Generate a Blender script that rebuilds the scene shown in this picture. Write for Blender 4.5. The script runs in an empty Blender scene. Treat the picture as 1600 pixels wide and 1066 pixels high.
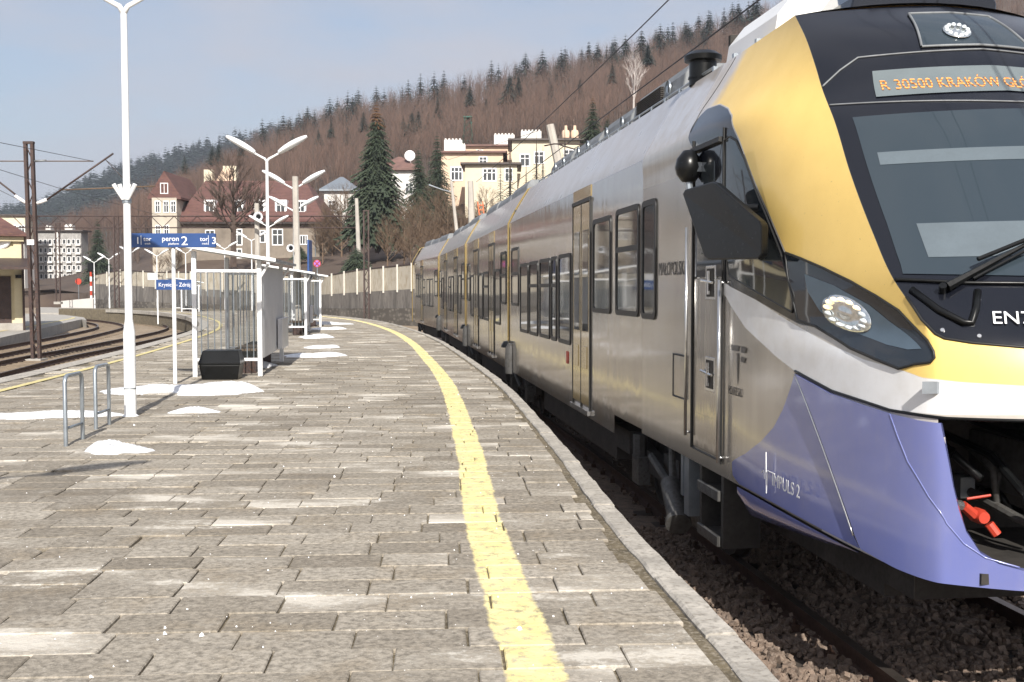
import bpy, bmesh, math, random
import numpy as np
from mathutils import Vector, Matrix
from mathutils.geometry import delaunay_2d_cdt
R = random.Random(7)
SC = bpy.context.scene
COL = SC.collection
rad = math.radians

# ------------------------------------------------------------------ camera, sky, sun, exposure
FPX, HOR, EYE = 1700.0, 451.0, 1.55
PITCH = math.atan((533 - HOR) / FPX)
cam = bpy.data.cameras.new('camera')
cam.sensor_width = 36; cam.lens = 36 * FPX / 1600; cam.clip_start = .1; cam.clip_end = 6000
camo = bpy.data.objects.new('camera', cam); COL.objects.link(camo)
camo.location = (0, 0, EYE); camo.rotation_euler = (math.pi / 2 - PITCH, 0, 0)
SC.camera = camo
SUN_TO = Vector((-.125, 1, 0)).normalized()          # the way the light travels over the ground
SUN_EL = rad(35)
ldir = Vector((SUN_TO.x * math.cos(SUN_EL), SUN_TO.y * math.cos(SUN_EL), -math.sin(SUN_EL)))
sun = bpy.data.lights.new('sun', 'SUN'); sun.energy = 5.0; sun.angle = rad(.5); sun.color = (1, .95, .87)
suno = bpy.data.objects.new('sun', sun); COL.objects.link(suno)
suno.rotation_euler = ldir.to_track_quat('-Z', 'Y').to_euler()
world = bpy.data.worlds.new('World'); SC.world = world; world.use_nodes = True
wn = world.node_tree; wn.nodes.clear()
def wnode(t, **k):
    n = wn.nodes.new(t)
    for a, b in k.items(): setattr(n, a, b)
    return n
wo = wnode('ShaderNodeOutputWorld'); wb = wnode('ShaderNodeBackground'); sky = wnode('ShaderNodeTexSky')
sky.sky_type = 'NISHITA'; sky.sun_disc = False; sky.sun_elevation = SUN_EL
sky.sun_rotation = math.atan2(-SUN_TO.x, -SUN_TO.y)
sky.air_density = 1.0; sky.dust_density = 2.5; sky.ozone_density = 1.5
# thin veil of cloud over the blue
wc = wnode('ShaderNodeTexCoord'); wm = wnode('ShaderNodeMapping'); wm.inputs['Scale'].default_value = (1, 1, 3.2)
wz = wnode('ShaderNodeTexNoise'); wz.inputs['Scale'].default_value = 2.6; wz.inputs['Detail'].default_value = 7; wz.inputs['Roughness'].default_value = .55
wr = wnode('ShaderNodeMapRange'); wr.inputs[1].default_value = .40; wr.inputs[2].default_value = .62; wr.inputs[3].default_value = .35; wr.inputs[4].default_value = 1.0
wx = wnode('ShaderNodeMix', data_type='RGBA'); wx.inputs[7].default_value = (4.0, 4.12, 4.65, 1)
wn.links.new(wc.outputs['Generated'], wm.inputs[0]); wn.links.new(wm.outputs[0], wz.inputs['Vector'])
wn.links.new(wz.outputs['Fac'], wr.inputs[0]); wn.links.new(wr.outputs[0], wx.inputs[0])
wn.links.new(sky.outputs[0], wx.inputs[6]); wn.links.new(wx.outputs[2], wb.inputs[0])
wb.inputs[1].default_value = .10
wn.links.new(wb.outputs[0], wo.inputs[0])
SC.view_settings.view_transform = 'Standard'; SC.view_settings.look = 'None'
SC.view_settings.exposure = 0.55; SC.view_settings.gamma = 1; SC.view_settings.use_curve_mapping = False
SC.render.engine = 'CYCLES'
SC.cycles.max_bounces = 6; SC.cycles.transparent_max_bounces = 12
SC.cycles.use_denoising = True

# ------------------------------------------------------------------ helpers
def at(x, y, Y):
    """photo pixel at world depth Y -> point"""
    a = (x - 800) / FPX; b = -(y - 533) / FPX
    fy = math.cos(PITCH) + b * math.sin(PITCH); fz = -math.sin(PITCH) + b * math.cos(PITCH)
    t = Y / fy
    return Vector((a * t, Y, EYE + fz * t))
def gnd(x, y, z=0.0):
    a = (x - 800) / FPX; b = -(y - 533) / FPX
    fy = math.cos(PITCH) + b * math.sin(PITCH); fz = -math.sin(PITCH) + b * math.cos(PITCH)
    t = (z - EYE) / fz
    return Vector((a * t, fy * t, z))
def tag(o, label=None, cat=None, group=None, kind=None):
    if label: o['label'] = label
    if cat: o['category'] = cat
    if group: o['group'] = group
    if kind: o['kind'] = kind
    return o
def empty(name, loc=(0, 0, 0), rz=0.0, parent=None):
    o = bpy.data.objects.new(name, None); COL.objects.link(o); o.empty_display_size = .2
    o.location = loc; o.rotation_euler = (0, 0, rz); o.parent = parent
    return o
def link(name, me, parent=None):
    o = bpy.data.objects.new(name, me); COL.objects.link(o); o.parent = parent
    return o
def copy_tree(o, parent=None):
    c = o.copy(); COL.objects.link(c); c.parent = parent
    for ch in list(o.children): copy_tree(ch, c)
    return c
class MB:
    def __init__(s): s.v = []; s.f = []; s.m = []
    def add(s, vs, fs, m=0):
        b = len(s.v); s.v += [tuple(q) for q in vs]; s.f += [tuple(b + i for i in f) for f in fs]; s.m += [m] * len(fs)
        return s
    def box(s, x0, x1, y0, y1, z0, z1, m=0, M=None):
        vs = [(x0, y0, z0), (x1, y0, z0), (x1, y1, z0), (x0, y1, z0), (x0, y0, z1), (x1, y0, z1), (x1, y1, z1), (x0, y1, z1)]
        if M is not None: vs = [M @ Vector(q) for q in vs]
        return s.add(vs, [(3, 2, 1, 0), (4, 5, 6, 7), (0, 1, 5, 4), (1, 2, 6, 5), (2, 3, 7, 6), (3, 0, 4, 7)], m)
    def tube(s, pts, r, n=8, m=0, cap=True):
        pts = [Vector(p) for p in pts]; k = len(pts); rs = r if isinstance(r, (list, tuple)) else [r] * k
        rings = []; up = None
        for i in range(k):
            t = (pts[min(i + 1, k - 1)] - pts[max(i - 1, 0)])
            t = t.normalized() if t.length > 1e-9 else Vector((0, 0, 1))
            if up is None: up = Vector((0, 0, 1)) if abs(t.z) < .9 else Vector((1, 0, 0))
            a = t.cross(up)
            if a.length < 1e-6: a = t.cross(Vector((0, 1, 0)))
            a.normalize(); b = a.cross(t); up = b
            rings.append([pts[i] + (a * math.cos(2 * math.pi * j / n) + b * math.sin(2 * math.pi * j / n)) * rs[i] for j in range(n)])
        vs = [q for g in rings for q in g]; fs = []
        for i in range(k - 1):
            for j in range(n):
                fs.append((i * n + j, i * n + (j + 1) % n, (i + 1) * n + (j + 1) % n, (i + 1) * n + j))
        if cap: fs += [tuple(range(n))[::-1], tuple((k - 1) * n + j for j in range(n))]
        return s.add(vs, fs, m)
    def prism(s, poly, e, m=0):
        """polygon (3d points) extruded by the vector e"""
        n = len(poly); e = Vector(e); vs = [Vector(p) for p in poly]; vs += [p + e for p in vs]
        return s.add(vs, [tuple(range(n))[::-1], tuple(range(n, 2 * n))] + [(i, (i + 1) % n, n + (i + 1) % n, n + i) for i in range(n)], m)
    def grid(s, rows, m=0, flip=False):
        nr, nc = len(rows), len(rows[0]); vs = [p for r in rows for p in r]
        fs = []
        for i in range(nr - 1):
            for j in range(nc - 1):
                q = (i * nc + j, i * nc + j + 1, (i + 1) * nc + j + 1, (i + 1) * nc + j)
                fs.append(q[::-1] if flip else q)
        return s.add(vs, fs, m)
    def lathe(s, prof, c, n=16, m=0, axis='z'):
        rows = []
        for (r, t) in prof:
            g = []
            for j in range(n + 1):
                a = 2 * math.pi * j / n
                if axis == 'z': g.append((c[0] + r * math.cos(a), c[1] + r * math.sin(a), c[2] + t))
                elif axis == 'x': g.append((c[0] + t, c[1] + r * math.cos(a), c[2] + r * math.sin(a)))
                else: g.append((c[0] + r * math.sin(a), c[1] + t, c[2] + r * math.cos(a)))
            rows.append(g)
        return s.grid(rows, m)
    def mesh(s, name, mats, smooth=False, fix=True):
        me = bpy.data.meshes.new(name); me.from_pydata([tuple(v) for v in s.v], [], s.f)
        for mm in (mats if isinstance(mats, (list, tuple)) else [mats]): me.materials.append(mm)
        if any(s.m): me.polygons.foreach_set('material_index', s.m)
        if fix:
            bm = bmesh.new(); bm.from_mesh(me)
            bmesh.ops.remove_doubles(bm, verts=bm.verts, dist=1e-5)
            bmesh.ops.recalc_face_normals(bm, faces=bm.faces)
            bm.to_mesh(me); bm.free()
        if smooth is True: me.polygons.foreach_set('use_smooth', [True] * len(me.polygons))
        elif smooth:
            me.polygons.foreach_set('use_smooth', [True] * len(me.polygons))
            try: me.set_sharp_from_angle(angle=rad(smooth))
            except Exception: pass
        me.update()
        return me
    def build(s, name, mats, parent=None, smooth=False, fix=True):
        return link(name, s.mesh(name, mats, smooth, fix), parent)
def bevel_obj(o, w=.01, seg=1):
    b = o.modifiers.new('bevel', 'BEVEL'); b.width = w; b.segments = seg; b.limit_method = 'ANGLE'; b.angle_limit = rad(40)
    return o
def text_obj(name, txt, size, mat, parent, M, ext=.002, align='LEFT', xs=1.0):
    cu = bpy.data.curves.new(name, 'FONT'); cu.body = txt; cu.size = size; cu.extrude = ext; cu.align_x = align; cu.resolution_u = 3
    t = bpy.data.objects.new('tmp', cu); COL.objects.link(t)
    me = bpy.data.meshes.new_from_object(t.evaluated_get(bpy.context.evaluated_depsgraph_get()))
    bpy.data.objects.remove(t); bpy.data.curves.remove(cu)
    me.transform(Matrix.Diagonal((xs, 1, 1, 1))); me.transform(M)
    me.materials.clear(); me.materials.append(mat)
    return link(name, me, parent)
def frame(o, x, y):
    """matrix whose x axis is x, y axis is y, at o"""
    x = Vector(x).normalized(); y = Vector(y); z = x.cross(y).normalized(); y = z.cross(x)
    return Matrix(((x.x, y.x, z.x, o[0]), (x.y, y.y, z.y, o[1]), (x.z, y.z, z.z, o[2]), (0, 0, 0, 1)))

# ------------------------------------------------------------------ materials
def newmat(name):
    m = bpy.data.materials.new(name); m.use_nodes = True; nt = m.node_tree
    return m, nt, nt.nodes['Principled BSDF']
def nd(nt, t, **k):
    n = nt.nodes.new(t)
    for a, b in k.items():
        if a.startswith('i_'): n.inputs[int(a[2:]) if a[2:].isdigit() else a[2:]].default_value = b
        else: setattr(n, a, b)
    return n
def coords(nt, world_space=False, scale=(1, 1, 1)):
    if world_space: src = nd(nt, 'ShaderNodeNewGeometry').outputs['Position']
    else: src = nd(nt, 'ShaderNodeTexCoord').outputs['Object']
    mp = nd(nt, 'ShaderNodeMapping'); mp.inputs['Scale'].default_value = scale
    nt.links.new(src, mp.inputs[0]); return mp.outputs[0]
def mix(nt, fac, a, b):
    x = nd(nt, 'ShaderNodeMix', data_type='RGBA')
    for s, i in ((fac, 0), (a, 6), (b, 7)):
        if hasattr(s, 'links'): nt.links.new(s, x.inputs[i])
        else: x.inputs[i].default_value = s if i == 0 else (*s[:3], 1)
    return x.outputs[2]
def ramp(nt, fac, lo, hi, a=0.0, b=1.0):
    r = nd(nt, 'ShaderNodeMapRange'); r.inputs[1].default_value = lo; r.inputs[2].default_value = hi; r.inputs[3].default_value = a; r.inputs[4].default_value = b
    nt.links.new(fac, r.inputs[0]); return r.outputs[0]
def noise(nt, vec, sc, detail=4, rough=.6):
    n = nd(nt, 'ShaderNodeTexNoise'); n.inputs['Scale'].default_value = sc; n.inputs['Detail'].default_value = detail; n.inputs['Roughness'].default_value = rough
    nt.links.new(vec, n.inputs['Vector']); return n.outputs['Fac']
def bump(nt, bs, h, strength=.3, dist=.02):
    b = nd(nt, 'ShaderNodeBump'); b.inputs['Strength'].default_value = strength; b.inputs['Distance'].default_value = dist
    nt.links.new(h, b.inputs['Height']); nt.links.new(b.outputs[0], bs.inputs['Normal'])
def pm(name, c, rough=.6, metal=0.0, var=.25, sc=6.0, c2=None, bmp=0.0, bsc=None, scale=(1, 1, 1), wsp=True, spec=.5, coat=0.0):
    """plain painted / mineral surface: two noise scales of colour variation, dirt and optional fine relief"""
    m, nt, bs = newmat(name)
    v = coords(nt, wsp, scale)
    n1 = noise(nt, v, sc, 5); n2 = noise(nt, v, sc * 7.3, 3)
    dark = tuple(x * (1 - var) for x in c); lite = tuple(min(1, x * (1 + var * .8)) for x in c)
    col = mix(nt, ramp(nt, n1, .3, .7), dark, lite)
    if c2: col = mix(nt, ramp(nt, n2, .48, .72), col, c2)
    else: col = mix(nt, ramp(nt, n2, .5, .8, 0, .5), col, dark)
    nt.links.new(col, bs.inputs['Base Color'])
    nt.links.new(ramp(nt, n2, .2, .8, max(.02, rough * .85), min(1, rough * 1.15)), bs.inputs['Roughness'])
    bs.inputs['Metallic'].default_value = metal; bs.inputs['Specular IOR Level'].default_value = spec
    bs.inputs['Coat Weight'].default_value = coat; bs.inputs['Coat Roughness'].default_value = .05
    if bmp: bump(nt, bs, noise(nt, v, bsc or sc * 5, 6, .65), bmp, .02)
    return m
M = {}
M['white'] = pm('white_paint', (.78, .79, .80), .4, var=.06, sc=2)
M['galv'] = pm('galvanised_steel', (.36, .40, .44), .35, .7, .15, 9)
M['darksteel'] = pm('dark_painted_steel', (.055, .04, .038), .55, .3, .35, 4, c2=(.12, .06, .04))
M['black'] = pm('black_plastic', (.006, .0065, .007), .3, var=.3, sc=5, spec=.3)
M['concrete'] = pm('concrete', (.36, .34, .31), .85, var=.22, sc=2.2, bmp=.3)
M['coping'] = pm('coping_concrete', (.42, .39, .345), .9, var=.3, sc=3.5, c2=(.22, .2, .17), bmp=.5, bsc=30)
M['pole'] = pm('pole_concrete', (.42, .39, .35), .85, var=.15, sc=2, bmp=.2)
M['blue_sign'] = pm('sign_blue', (.02, .062, .20), .4, var=.08, sc=3)
M['sign_white'] = pm('sign_white', (.85, .85, .86), .4, var=.03)
M['snow'] = pm('snow', (.80, .82, .86), .8, var=.10, sc=9, c2=(.60, .58, .55), bmp=1.0, bsc=30)
M['sand'] = pm('sandy_ballast', (.30, .235, .165), .95, var=.35, sc=.8, c2=(.15, .11, .08), bmp=.8, bsc=14)
M['rust'] = pm('rusty_rail', (.075, .042, .03), .7, .3, .35, 5)
M['railtop'] = pm('rail_head', (.2, .17, .15), .35, .8, .3, 5)
M['sleeper'] = pm('tarred_sleeper', (.06, .047, .038), .9, var=.4, sc=4, bmp=.4)
M['earth'] = pm('winter_grass_earth', (.17, .125, .07), .95, var=.4, sc=.35, c2=(.10, .075, .045), bmp=.6, bsc=3)
M['litter'] = pm('leaf_litter', (.085, .06, .045), .95, var=.35, sc=.06, c2=(.075, .05, .04))
M['bark'] = pm('bark', (.085, .06, .048), .9, var=.3, sc=3)
M['twig'] = pm('brown_twigs', (.15, .094, .072), .9, var=.35, sc=.05)
M['bush'] = pm('bush_twigs', (.13, .088, .058), .9, var=.35, sc=.4)
M['birch'] = pm('birch_bark', (.55, .50, .47), .8, var=.2, sc=2)
M['needle'] = pm('spruce_needles', (.028, .042, .024), .8, var=.45, sc=.8, c2=(.05, .062, .03))
M['needle_far'] = pm('far_spruce_needles', (.022, .036, .03), .85, var=.4, sc=.05)
M['cones'] = pm('spruce_cones', (.16, .085, .04), .85, var=.4, sc=2)
M['glass'] = None
def glassy(name, c, rough=.04, spec=.8):
    m, nt, bs = newmat(name); bs.inputs['Base Color'].default_value = (*c, 1); bs.inputs['Roughness'].default_value = rough
    bs.inputs['Specular IOR Level'].default_value = spec
    v = coords(nt, True); bump(nt, bs, noise(nt, v, 1.7, 2), .02, .02)
    return m
M['glass'] = glassy('window_glass', (.03, .037, .042))
M['housepane'] = glassy('house_pane', (.05, .055, .06), .1)
def clear_glass(name, tint=(.9, .95, .95), a=.2):
    m, nt, bs = newmat(name); bs.inputs['Base Color'].default_value = (*tint, 1); bs.inputs['Roughness'].default_value = .03
    bs.inputs['Alpha'].default_value = a
    return m
M['pane'] = clear_glass('clear_pane')
# ------------------------------------------------------------------ curves of the place
def catmull(pts, per=12):
    P = [Vector((*p, 0)) if len(p) == 2 else Vector(p) for p in pts]; out = []
    for i in range(len(P) - 1):
        p0, p1, p2, p3 = P[max(i - 1, 0)], P[i], P[i + 1], P[min(i + 2, len(P) - 1)]
        for k in range(per):
            t = k / per
            out.append(.5 * ((2 * p1) + (p2 - p0) * t + (2 * p0 - 5 * p1 + 4 * p2 - p3) * t * t + (3 * p1 - p0 - 3 * p2 + p3) * t ** 3))
    out.append(P[-1]); return out
def resample(pts, step):
    out = [pts[0].copy()]; acc = 0
    for a, b in zip(pts[:-1], pts[1:]):
        L = (b - a).length; d = step - acc
        while d <= L:
            out.append(a.lerp(b, d / L)); d += step
        acc = L - (d - step)
    return out
def offset(pts, o):
    """o > 0: to the right of the direction of travel"""
    r = []
    for i, p in enumerate(pts):
        t = (pts[min(i + 1, len(pts) - 1)] - pts[max(i - 1, 0)]).normalized()
        r.append(p + Vector((t.y, -t.x, 0)) * o)
    return r
EDGE = catmull([(1.62, -3), (1.40, 0), (1.22, 2.2), (1.04, 4.22), (.86, 6.0), (.71, 7.6), (.57, 9.74), (.41, 11.72), (.16, 14.68), (-.24, 18.66), (-.95, 24.16), (-2.15, 32.5), (-3.75, 41.2), (-6.0, 50.7), (-8.2, 57.3), (-12, 66), (-18, 77), (-27, 88)])
LEDGE = catmull([(-7.3, -3), (-7.7, 6), (-8.8, 18.66), (-9.8, 27.4), (-11.4, 38), (-13.2, 46), (-15.9, 54.5), (-20.5, 66), (-27, 77), (-36, 86)])
EA = np.array([(p.x, p.y) for p in EDGE])
def edge_off(x, y):
    """distance to the left of the platform edge (positive on the platform) and the tangent there"""
    d = (EA[:, 0] - x) ** 2 + (EA[:, 1] - y) ** 2; i = int(d.argmin()); i = min(max(i, 1), len(EA) - 2)
    t = EA[i + 1] - EA[i - 1]; t = t / np.hypot(*t)
    return (x - EA[i, 0]) * -t[1] + (y - EA[i, 1]) * t[0], t, EA[i]
LA = np.array([(p.x, p.y) for p in LEDGE])
RAILZ = -.76
# ------------------------------------------------------------------ ground
def ground_grid():
    mb = MB()
    mb.add([(-1300, -300, -.95), (900, -300, -.95), (900, 1500, -.95), (-1300, 1500, -.95)], [(0, 1, 2, 3)])
    return mb
o = ground_grid().build('ground', M['sand']); tag(o, kind='structure')
# ------------------------------------------------------------------ platform with its slabs
def plat_mat():
    m, nt, bs = newmat('paving_slab')
    v = coords(nt, True)
    a = nd(nt, 'ShaderNodeAttribute', attribute_name='rnd').outputs['Fac']
    n1 = noise(nt, v, 1.1, 6, .62); n2 = noise(nt, v, 26, 5, .7); n3 = noise(nt, v, 5.5, 6, .65)
    base = mix(nt, a, (.27, .237, .192), (.48, .435, .368))
    brown = mix(nt, ramp(nt, noise(nt, v, 2.3, 4), .52, .72), base, (.30, .235, .155))
    base = mix(nt, .5, base, brown)
    base = mix(nt, ramp(nt, n2, .40, .66), base, mix(nt, .72, base, (.08, .07, .055))); base = mix(nt, ramp(nt, noise(nt, v, .45, 5, .6), .50, .70, 0, .45), base, (.13, .112, .09))
    base = mix(nt, ramp(nt, n3, .56, .70, 0, .5), base, (.42, .385, .33))
    # dried grit and salt lying in patches
    g = nd(nt, 'ShaderNodeMath', operation='ADD'); g2 = nd(nt, 'ShaderNodeMath', operation='MULTIPLY'); g2.inputs[1].default_value = .35
    mp2 = coords(nt, True, (.55, 1.5, 1)); p1 = noise(nt, mp2, 1.15, 6, .62)
    nt.links.new(n2, g2.inputs[0]); nt.links.new(p1, g.inputs[0]); nt.links.new(g2.outputs[0], g.inputs[1])
    a2 = nd(nt, 'ShaderNodeMath', operation='MULTIPLY_ADD'); nt.links.new(a, a2.inputs[0]); a2.inputs[1].default_value = .10; nt.links.new(g.outputs[0], a2.inputs[2])
    base = mix(nt, ramp(nt, a2.outputs[0], .80, .87, 0, .8), base, (.62, .58, .51))
    sp = noise(nt, v, 90, 2, .5)
    base = mix(nt, ramp(nt, sp, .70, .74, 0, .8), base, (.6, .57, .52))
    # yellow line, worn at its edges
    yl = nd(nt, 'ShaderNodeAttribute', attribute_name='yl').outputs['Fac']
    y0 = nd(nt, 'ShaderNodeMath', operation='SUBTRACT'); nt.links.new(yl, y0.inputs[0]); y0.inputs[1].default_value = 10
    ab = nd(nt, 'ShaderNodeMath', operation='ABSOLUTE'); nt.links.new(y0.outputs[0], ab.inputs[0])
    w = nd(nt, 'ShaderNodeMath', operation='MULTIPLY_ADD'); nt.links.new(noise(nt, v, 9, 5, .7), w.inputs[0]); w.inputs[1].default_value = .06; w0 = nd(nt, 'ShaderNodeMath', operation='MULTIPLY_ADD'); nt.links.new(noise(nt, v, 1.7, 3, .5), w0.inputs[0]); w0.inputs[1].default_value = .05; nt.links.new(ab.outputs[0], w0.inputs[2]); nt.links.new(w0.outputs[0], w.inputs[2])
    lm = ramp(nt, w.outputs[0], .186, .168)
    wear = ramp(nt, noise(nt, v, 14, 6, .75), .36, .50, .2, 1)
    mm = nd(nt, 'ShaderNodeMath', operation='MULTIPLY'); nt.links.new(lm, mm.inputs[0]); nt.links.new(wear, mm.inputs[1])
    yc = mix(nt, ramp(nt, n3, .35, .7), (.72, .61, .27), (.80, .71, .38))
    col = mix(nt, mm.outputs[0], base, yc)
    nt.links.new(col, bs.inputs['Base Color']); bs.inputs['Roughness'].default_value = .9; bs.inputs['Specular IOR Level'].default_value = .3
    hh = nd(nt, 'ShaderNodeMath', operation='MULTIPLY_ADD'); nt.links.new(n3, hh.inputs[0]); hh.inputs[1].default_value = 1.2; nt.links.new(n2, hh.inputs[2])
    bump(nt, bs, hh.outputs[0], .55, .012)
    return m
M['slab'] = plat_mat()
M['joint'] = pm('joint_moss_sand', (.13, .105, .065), .95, var=.5, sc=5, c2=(.30, .26, .20), bmp=.6, bsc=50)
pl = EDGE; ll = resample(LEDGE, 1.5); rr = resample(EDGE, 1.5)
mb = MB()
n = 60
def along(pts, t):
    k = t * (len(pts) - 1); i = min(int(k), len(pts) - 2); return pts[i].lerp(pts[i + 1], k - i)
rows = []
for i in range(n + 1):
    a = along(offset(rr, -.05), i / n); b = along(offset(ll, .05), i / n)
    rows.append([(b.x, b.y, -.95), (b.x, b.y, -.018)] + [tuple(b.lerp(a, k / 6) + Vector((0, 0, -.018))) for k in range(1, 6)] + [(a.x, a.y, -.018), (a.x, a.y, -.95)])
mb.grid(rows)
plat = mb.build('platform', M['joint']); tag(plat, kind='structure')
SLW, SLD, ANG = .515, .282, rad(-3.7)
cs, sn = math.cos(ANG), math.sin(ANG)
def clip_poly(poly, p, nrm):
    out = []
    for i in range(len(poly)):
        a, b = poly[i], poly[(i + 1) % len(poly)]
        da = (a[0] - p[0]) * nrm[0] + (a[1] - p[1]) * nrm[1]; db = (b[0] - p[0]) * nrm[0] + (b[1] - p[1]) * nrm[1]
        if da >= 0: out.append(a)
        if da * db < 0:
            t = da / (da - db); out.append((a[0] + (b[0] - a[0]) * t, a[1] + (b[1] - a[1]) * t))
    return out
class SlabSet:
    def __init__(s): s.v = []; s.f = []; s.rnd = []; s.yl = []
    def add(s, poly, tilt, rnd, g=.005):
        c = (sum(p[0] for p in poly) / len(poly), sum(p[1] for p in poly) / len(poly)); n = len(poly); b = len(s.v)
        def zt(p): return tilt[0] + tilt[1] * (p[0] - c[0]) + tilt[2] * (p[1] - c[1])
        def ins(p, e):
            d = math.hypot(p[0] - c[0], p[1] - c[1]); k = max(0, 1 - e / max(d, .02)); return (c[0] + (p[0] - c[0]) * k, c[1] + (p[1] - c[1]) * k)
        lo = [ins(p, g) for p in poly]; hi = [ins(p, g + .007) for p in poly]
        s.v += [(p[0], p[1], -.05) for p in lo] + [(p[0], p[1], zt(p) - .006) for p in lo] + [(p[0], p[1], zt(p)) for p in hi]
        for i in range(n):
            j = (i + 1) % n
            s.f.append((b + i, b + j, b + n + j, b + n + i)); s.f.append((b + n + i, b + n + j, b + 2 * n + j, b + 2 * n + i))
        s.f.append(tuple(b + 2 * n + i for i in range(n)))
        for p in lo + lo + hi:
            q = edge_off(*p)[0] - .93 if c[1] < 62 else 9
            s.yl.append((q if abs(q) < 3 else 3) + 10); s.rnd.append(rnd)
    def build(s, name, parent):
        me = bpy.data.meshes.new(name); me.from_pydata(s.v, [], s.f); me.materials.append(M['slab'])
        for an, dat in (('rnd', s.rnd), ('yl', s.yl)):
            at_ = me.attributes.new(an, 'FLOAT', 'POINT'); at_.data.foreach_set('value', dat)
        me.update(); return link(name, me, parent)
slabs = []
def left_x(y): return float(np.interp(y, LA[:, 1], LA[:, 0]))
rn = random.Random(3)
for iy in range(int(2.6 / SLD), int(78 / SLD)):
    cx0 = -34.5 + rn.uniform(0, SLW); pz = rn.uniform(0, 6.3)
    while cx0 < 3.5:
        wdt = rn.choice((.515, .515, .515, .50, .53, .515, .46, .56, .38)); ix0, cx0 = cx0, cx0 + wdt; SLW_ = wdt
        cx, cy = ix0 + wdt / 2, iy * SLD + .018 * math.sin(cx0 * .55 + iy * .21) + .008 * math.sin(cx0 * 1.7 + pz)
        wx = cx * cs - cy * math.sin(-ANG) ; wy = cx * sn * -1 + cy * cs
        if wy < 2.7 or wx < left_x(wy) + .45: continue
        if abs(wx) > 1.0 + wy * .52: continue
        d, t, ep = edge_off(wx, wy)
        if d < .0: continue
        j = lambda: rn.uniform(-.004, .004)
        q = [(-SLW_ / 2, -SLD / 2), (SLW_ / 2, -SLD / 2), (SLW_ / 2, SLD / 2), (-SLW_ / 2, SLD / 2)]
        if rn.random() < .05:                                   # a broken corner
            e1, e2 = rn.uniform(.03, .10), rn.uniform(.05, .16); q[2:3] = [(SLW_ / 2, SLD / 2 - e1), (SLW_ / 2 - e2 * .4, SLD / 2 - e1 * .7), (SLW_ / 2 - e2, SLD / 2)]
        poly = [(wx + (a * cs - b * math.sin(-ANG)) + j(), wy + (-a * sn + b * cs) + j()) for a, b in q]
        if d < .65:
            nrm = (-t[1], t[0]); off = .17 + rn.uniform(-.012, .02)
            poly = clip_poly(poly, (ep[0] + nrm[0] * off, ep[1] + nrm[1] * off), nrm)
            if len(poly) < 3: continue
            ar = abs(sum(poly[i][0] * poly[(i + 1) % len(poly)][1] - poly[(i + 1) % len(poly)][0] * poly[i][1] for i in range(len(poly)))) / 2
            if ar < .012: continue
        sag = -.02 if rn.random() < .02 else 0
        r_ = min(1, max(0, rn.gauss(.42, .24)))
        if rn.random() < .05: r_ = 1
        slabs.append((wy, wx, poly, (rn.uniform(-.004, .004) + sag * .5, rn.uniform(-.008, .008), rn.uniform(-.012, .012)), r_))
def inview(wx, wy):
    x = 800 + FPX * wx / wy; y = HOR + FPX * EYE / wy
    return -20 < x < 1620 and y < 1080
slabs.sort(key=lambda q: q[0])
near = [q for q in slabs if inview(q[1], q[0])][:300]; ids = set(id(q) for q in near)
for q in near:
    S_ = SlabSet(); S_.add(q[2], q[3], q[4]); S_.build('paving_slab', plat)
S_ = SlabSet()
for q in slabs:
    if id(q) not in ids: S_.add(q[2], q[3], q[4])
o = S_.build('far_paving_slabs', plat); o['kind'] = 'stuff'
# loose grit on the paving
mb = MB()
for k in range(420):
    y = 3.6 + 14 * R.random() ** 1.5; x = R.uniform(-.5 * y - .3, .9)
    if edge_off(x, y)[0] < .1: continue
    r = R.uniform(.002, .006) * (1 + (R.random() < .06) * 1.2); c = Vector((x, y, r * .5))
    mb.add([c + Vector((R.uniform(-1, 1), R.uniform(-1, 1), R.uniform(.2, 1))).normalized() * r for _ in range(3)] + [c + Vector((math.cos(a), math.sin(a), -.5)) * r for a in (0, 2.1, 4.2)],
           [(0, 1, 2), (0, 3, 4), (1, 4, 5), (2, 5, 3), (0, 4, 1), (1, 5, 2), (2, 3, 0)])
g = mb.build('loose_grit', M['sign_white'], plat, fix=False); g['kind'] = 'stuff'
# coping stones along the edge
ce = resample(EDGE, .98)
for i in range(len(ce) - 1):
    a, b = ce[i], ce[i + 1]
    if a.y < 1.5 or a.y > 64: continue
    t = (b - a).normalized(); nl = Vector((-t.y, t.x, 0)); L = (b - a).length - .012
    mb = MB(); dz = R.uniform(-.006, .008); k = 6
    prof = [(-.035, -.16), (-.035, -.012), (-.022, .004), (.10, .006), (.115, -.006), (.115, -.16)]
    rows = []
    for q in range(k + 1):
        p = a + t * (L * q / k)
        w_ = R.uniform(-.006, .006)
        rows.append([tuple(p + nl * (u_ + (w_ if 0 < e < 5 else 0)) + Vector((0, 0, z_ + dz + R.uniform(-.003, .003)))) for e, (u_, z_) in enumerate(prof)])
    mb.grid(rows); mb.add(rows[0], [tuple(range(6))]); mb.add(rows[-1], [tuple(range(6))[::-1]])
    mb.build('coping_stone', M['coping'], plat)
cl = resample(LEDGE, 2.0)
for i in range(len(cl) - 1):
    a, b = cl[i], cl[i + 1]
    if a.y < 12 or a.y > 80: continue
    t = (b - a).normalized(); nl = Vector((t.y, -t.x, 0)); mb = MB()
    p = [a - nl * .03, b - nl * .03 - t * .01, b + nl * .35 - t * .01, a + nl * .35]
    mb.prism([(q.x, q.y, -.2) for q in p], (0, 0, .21)); mb.build('coping_stone', M['coping'], plat)
ys = offset(resample(LEDGE, 1.0), .78); ys = [q for q in ys if 13 < q.y < 76]
mb = MB(); mb.grid([[tuple(q + Vector((-.0, 0, .012))) for q in ys], [tuple(q + Vector((0, 0, .012))) for q in offset(ys, .14)]])
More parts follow.
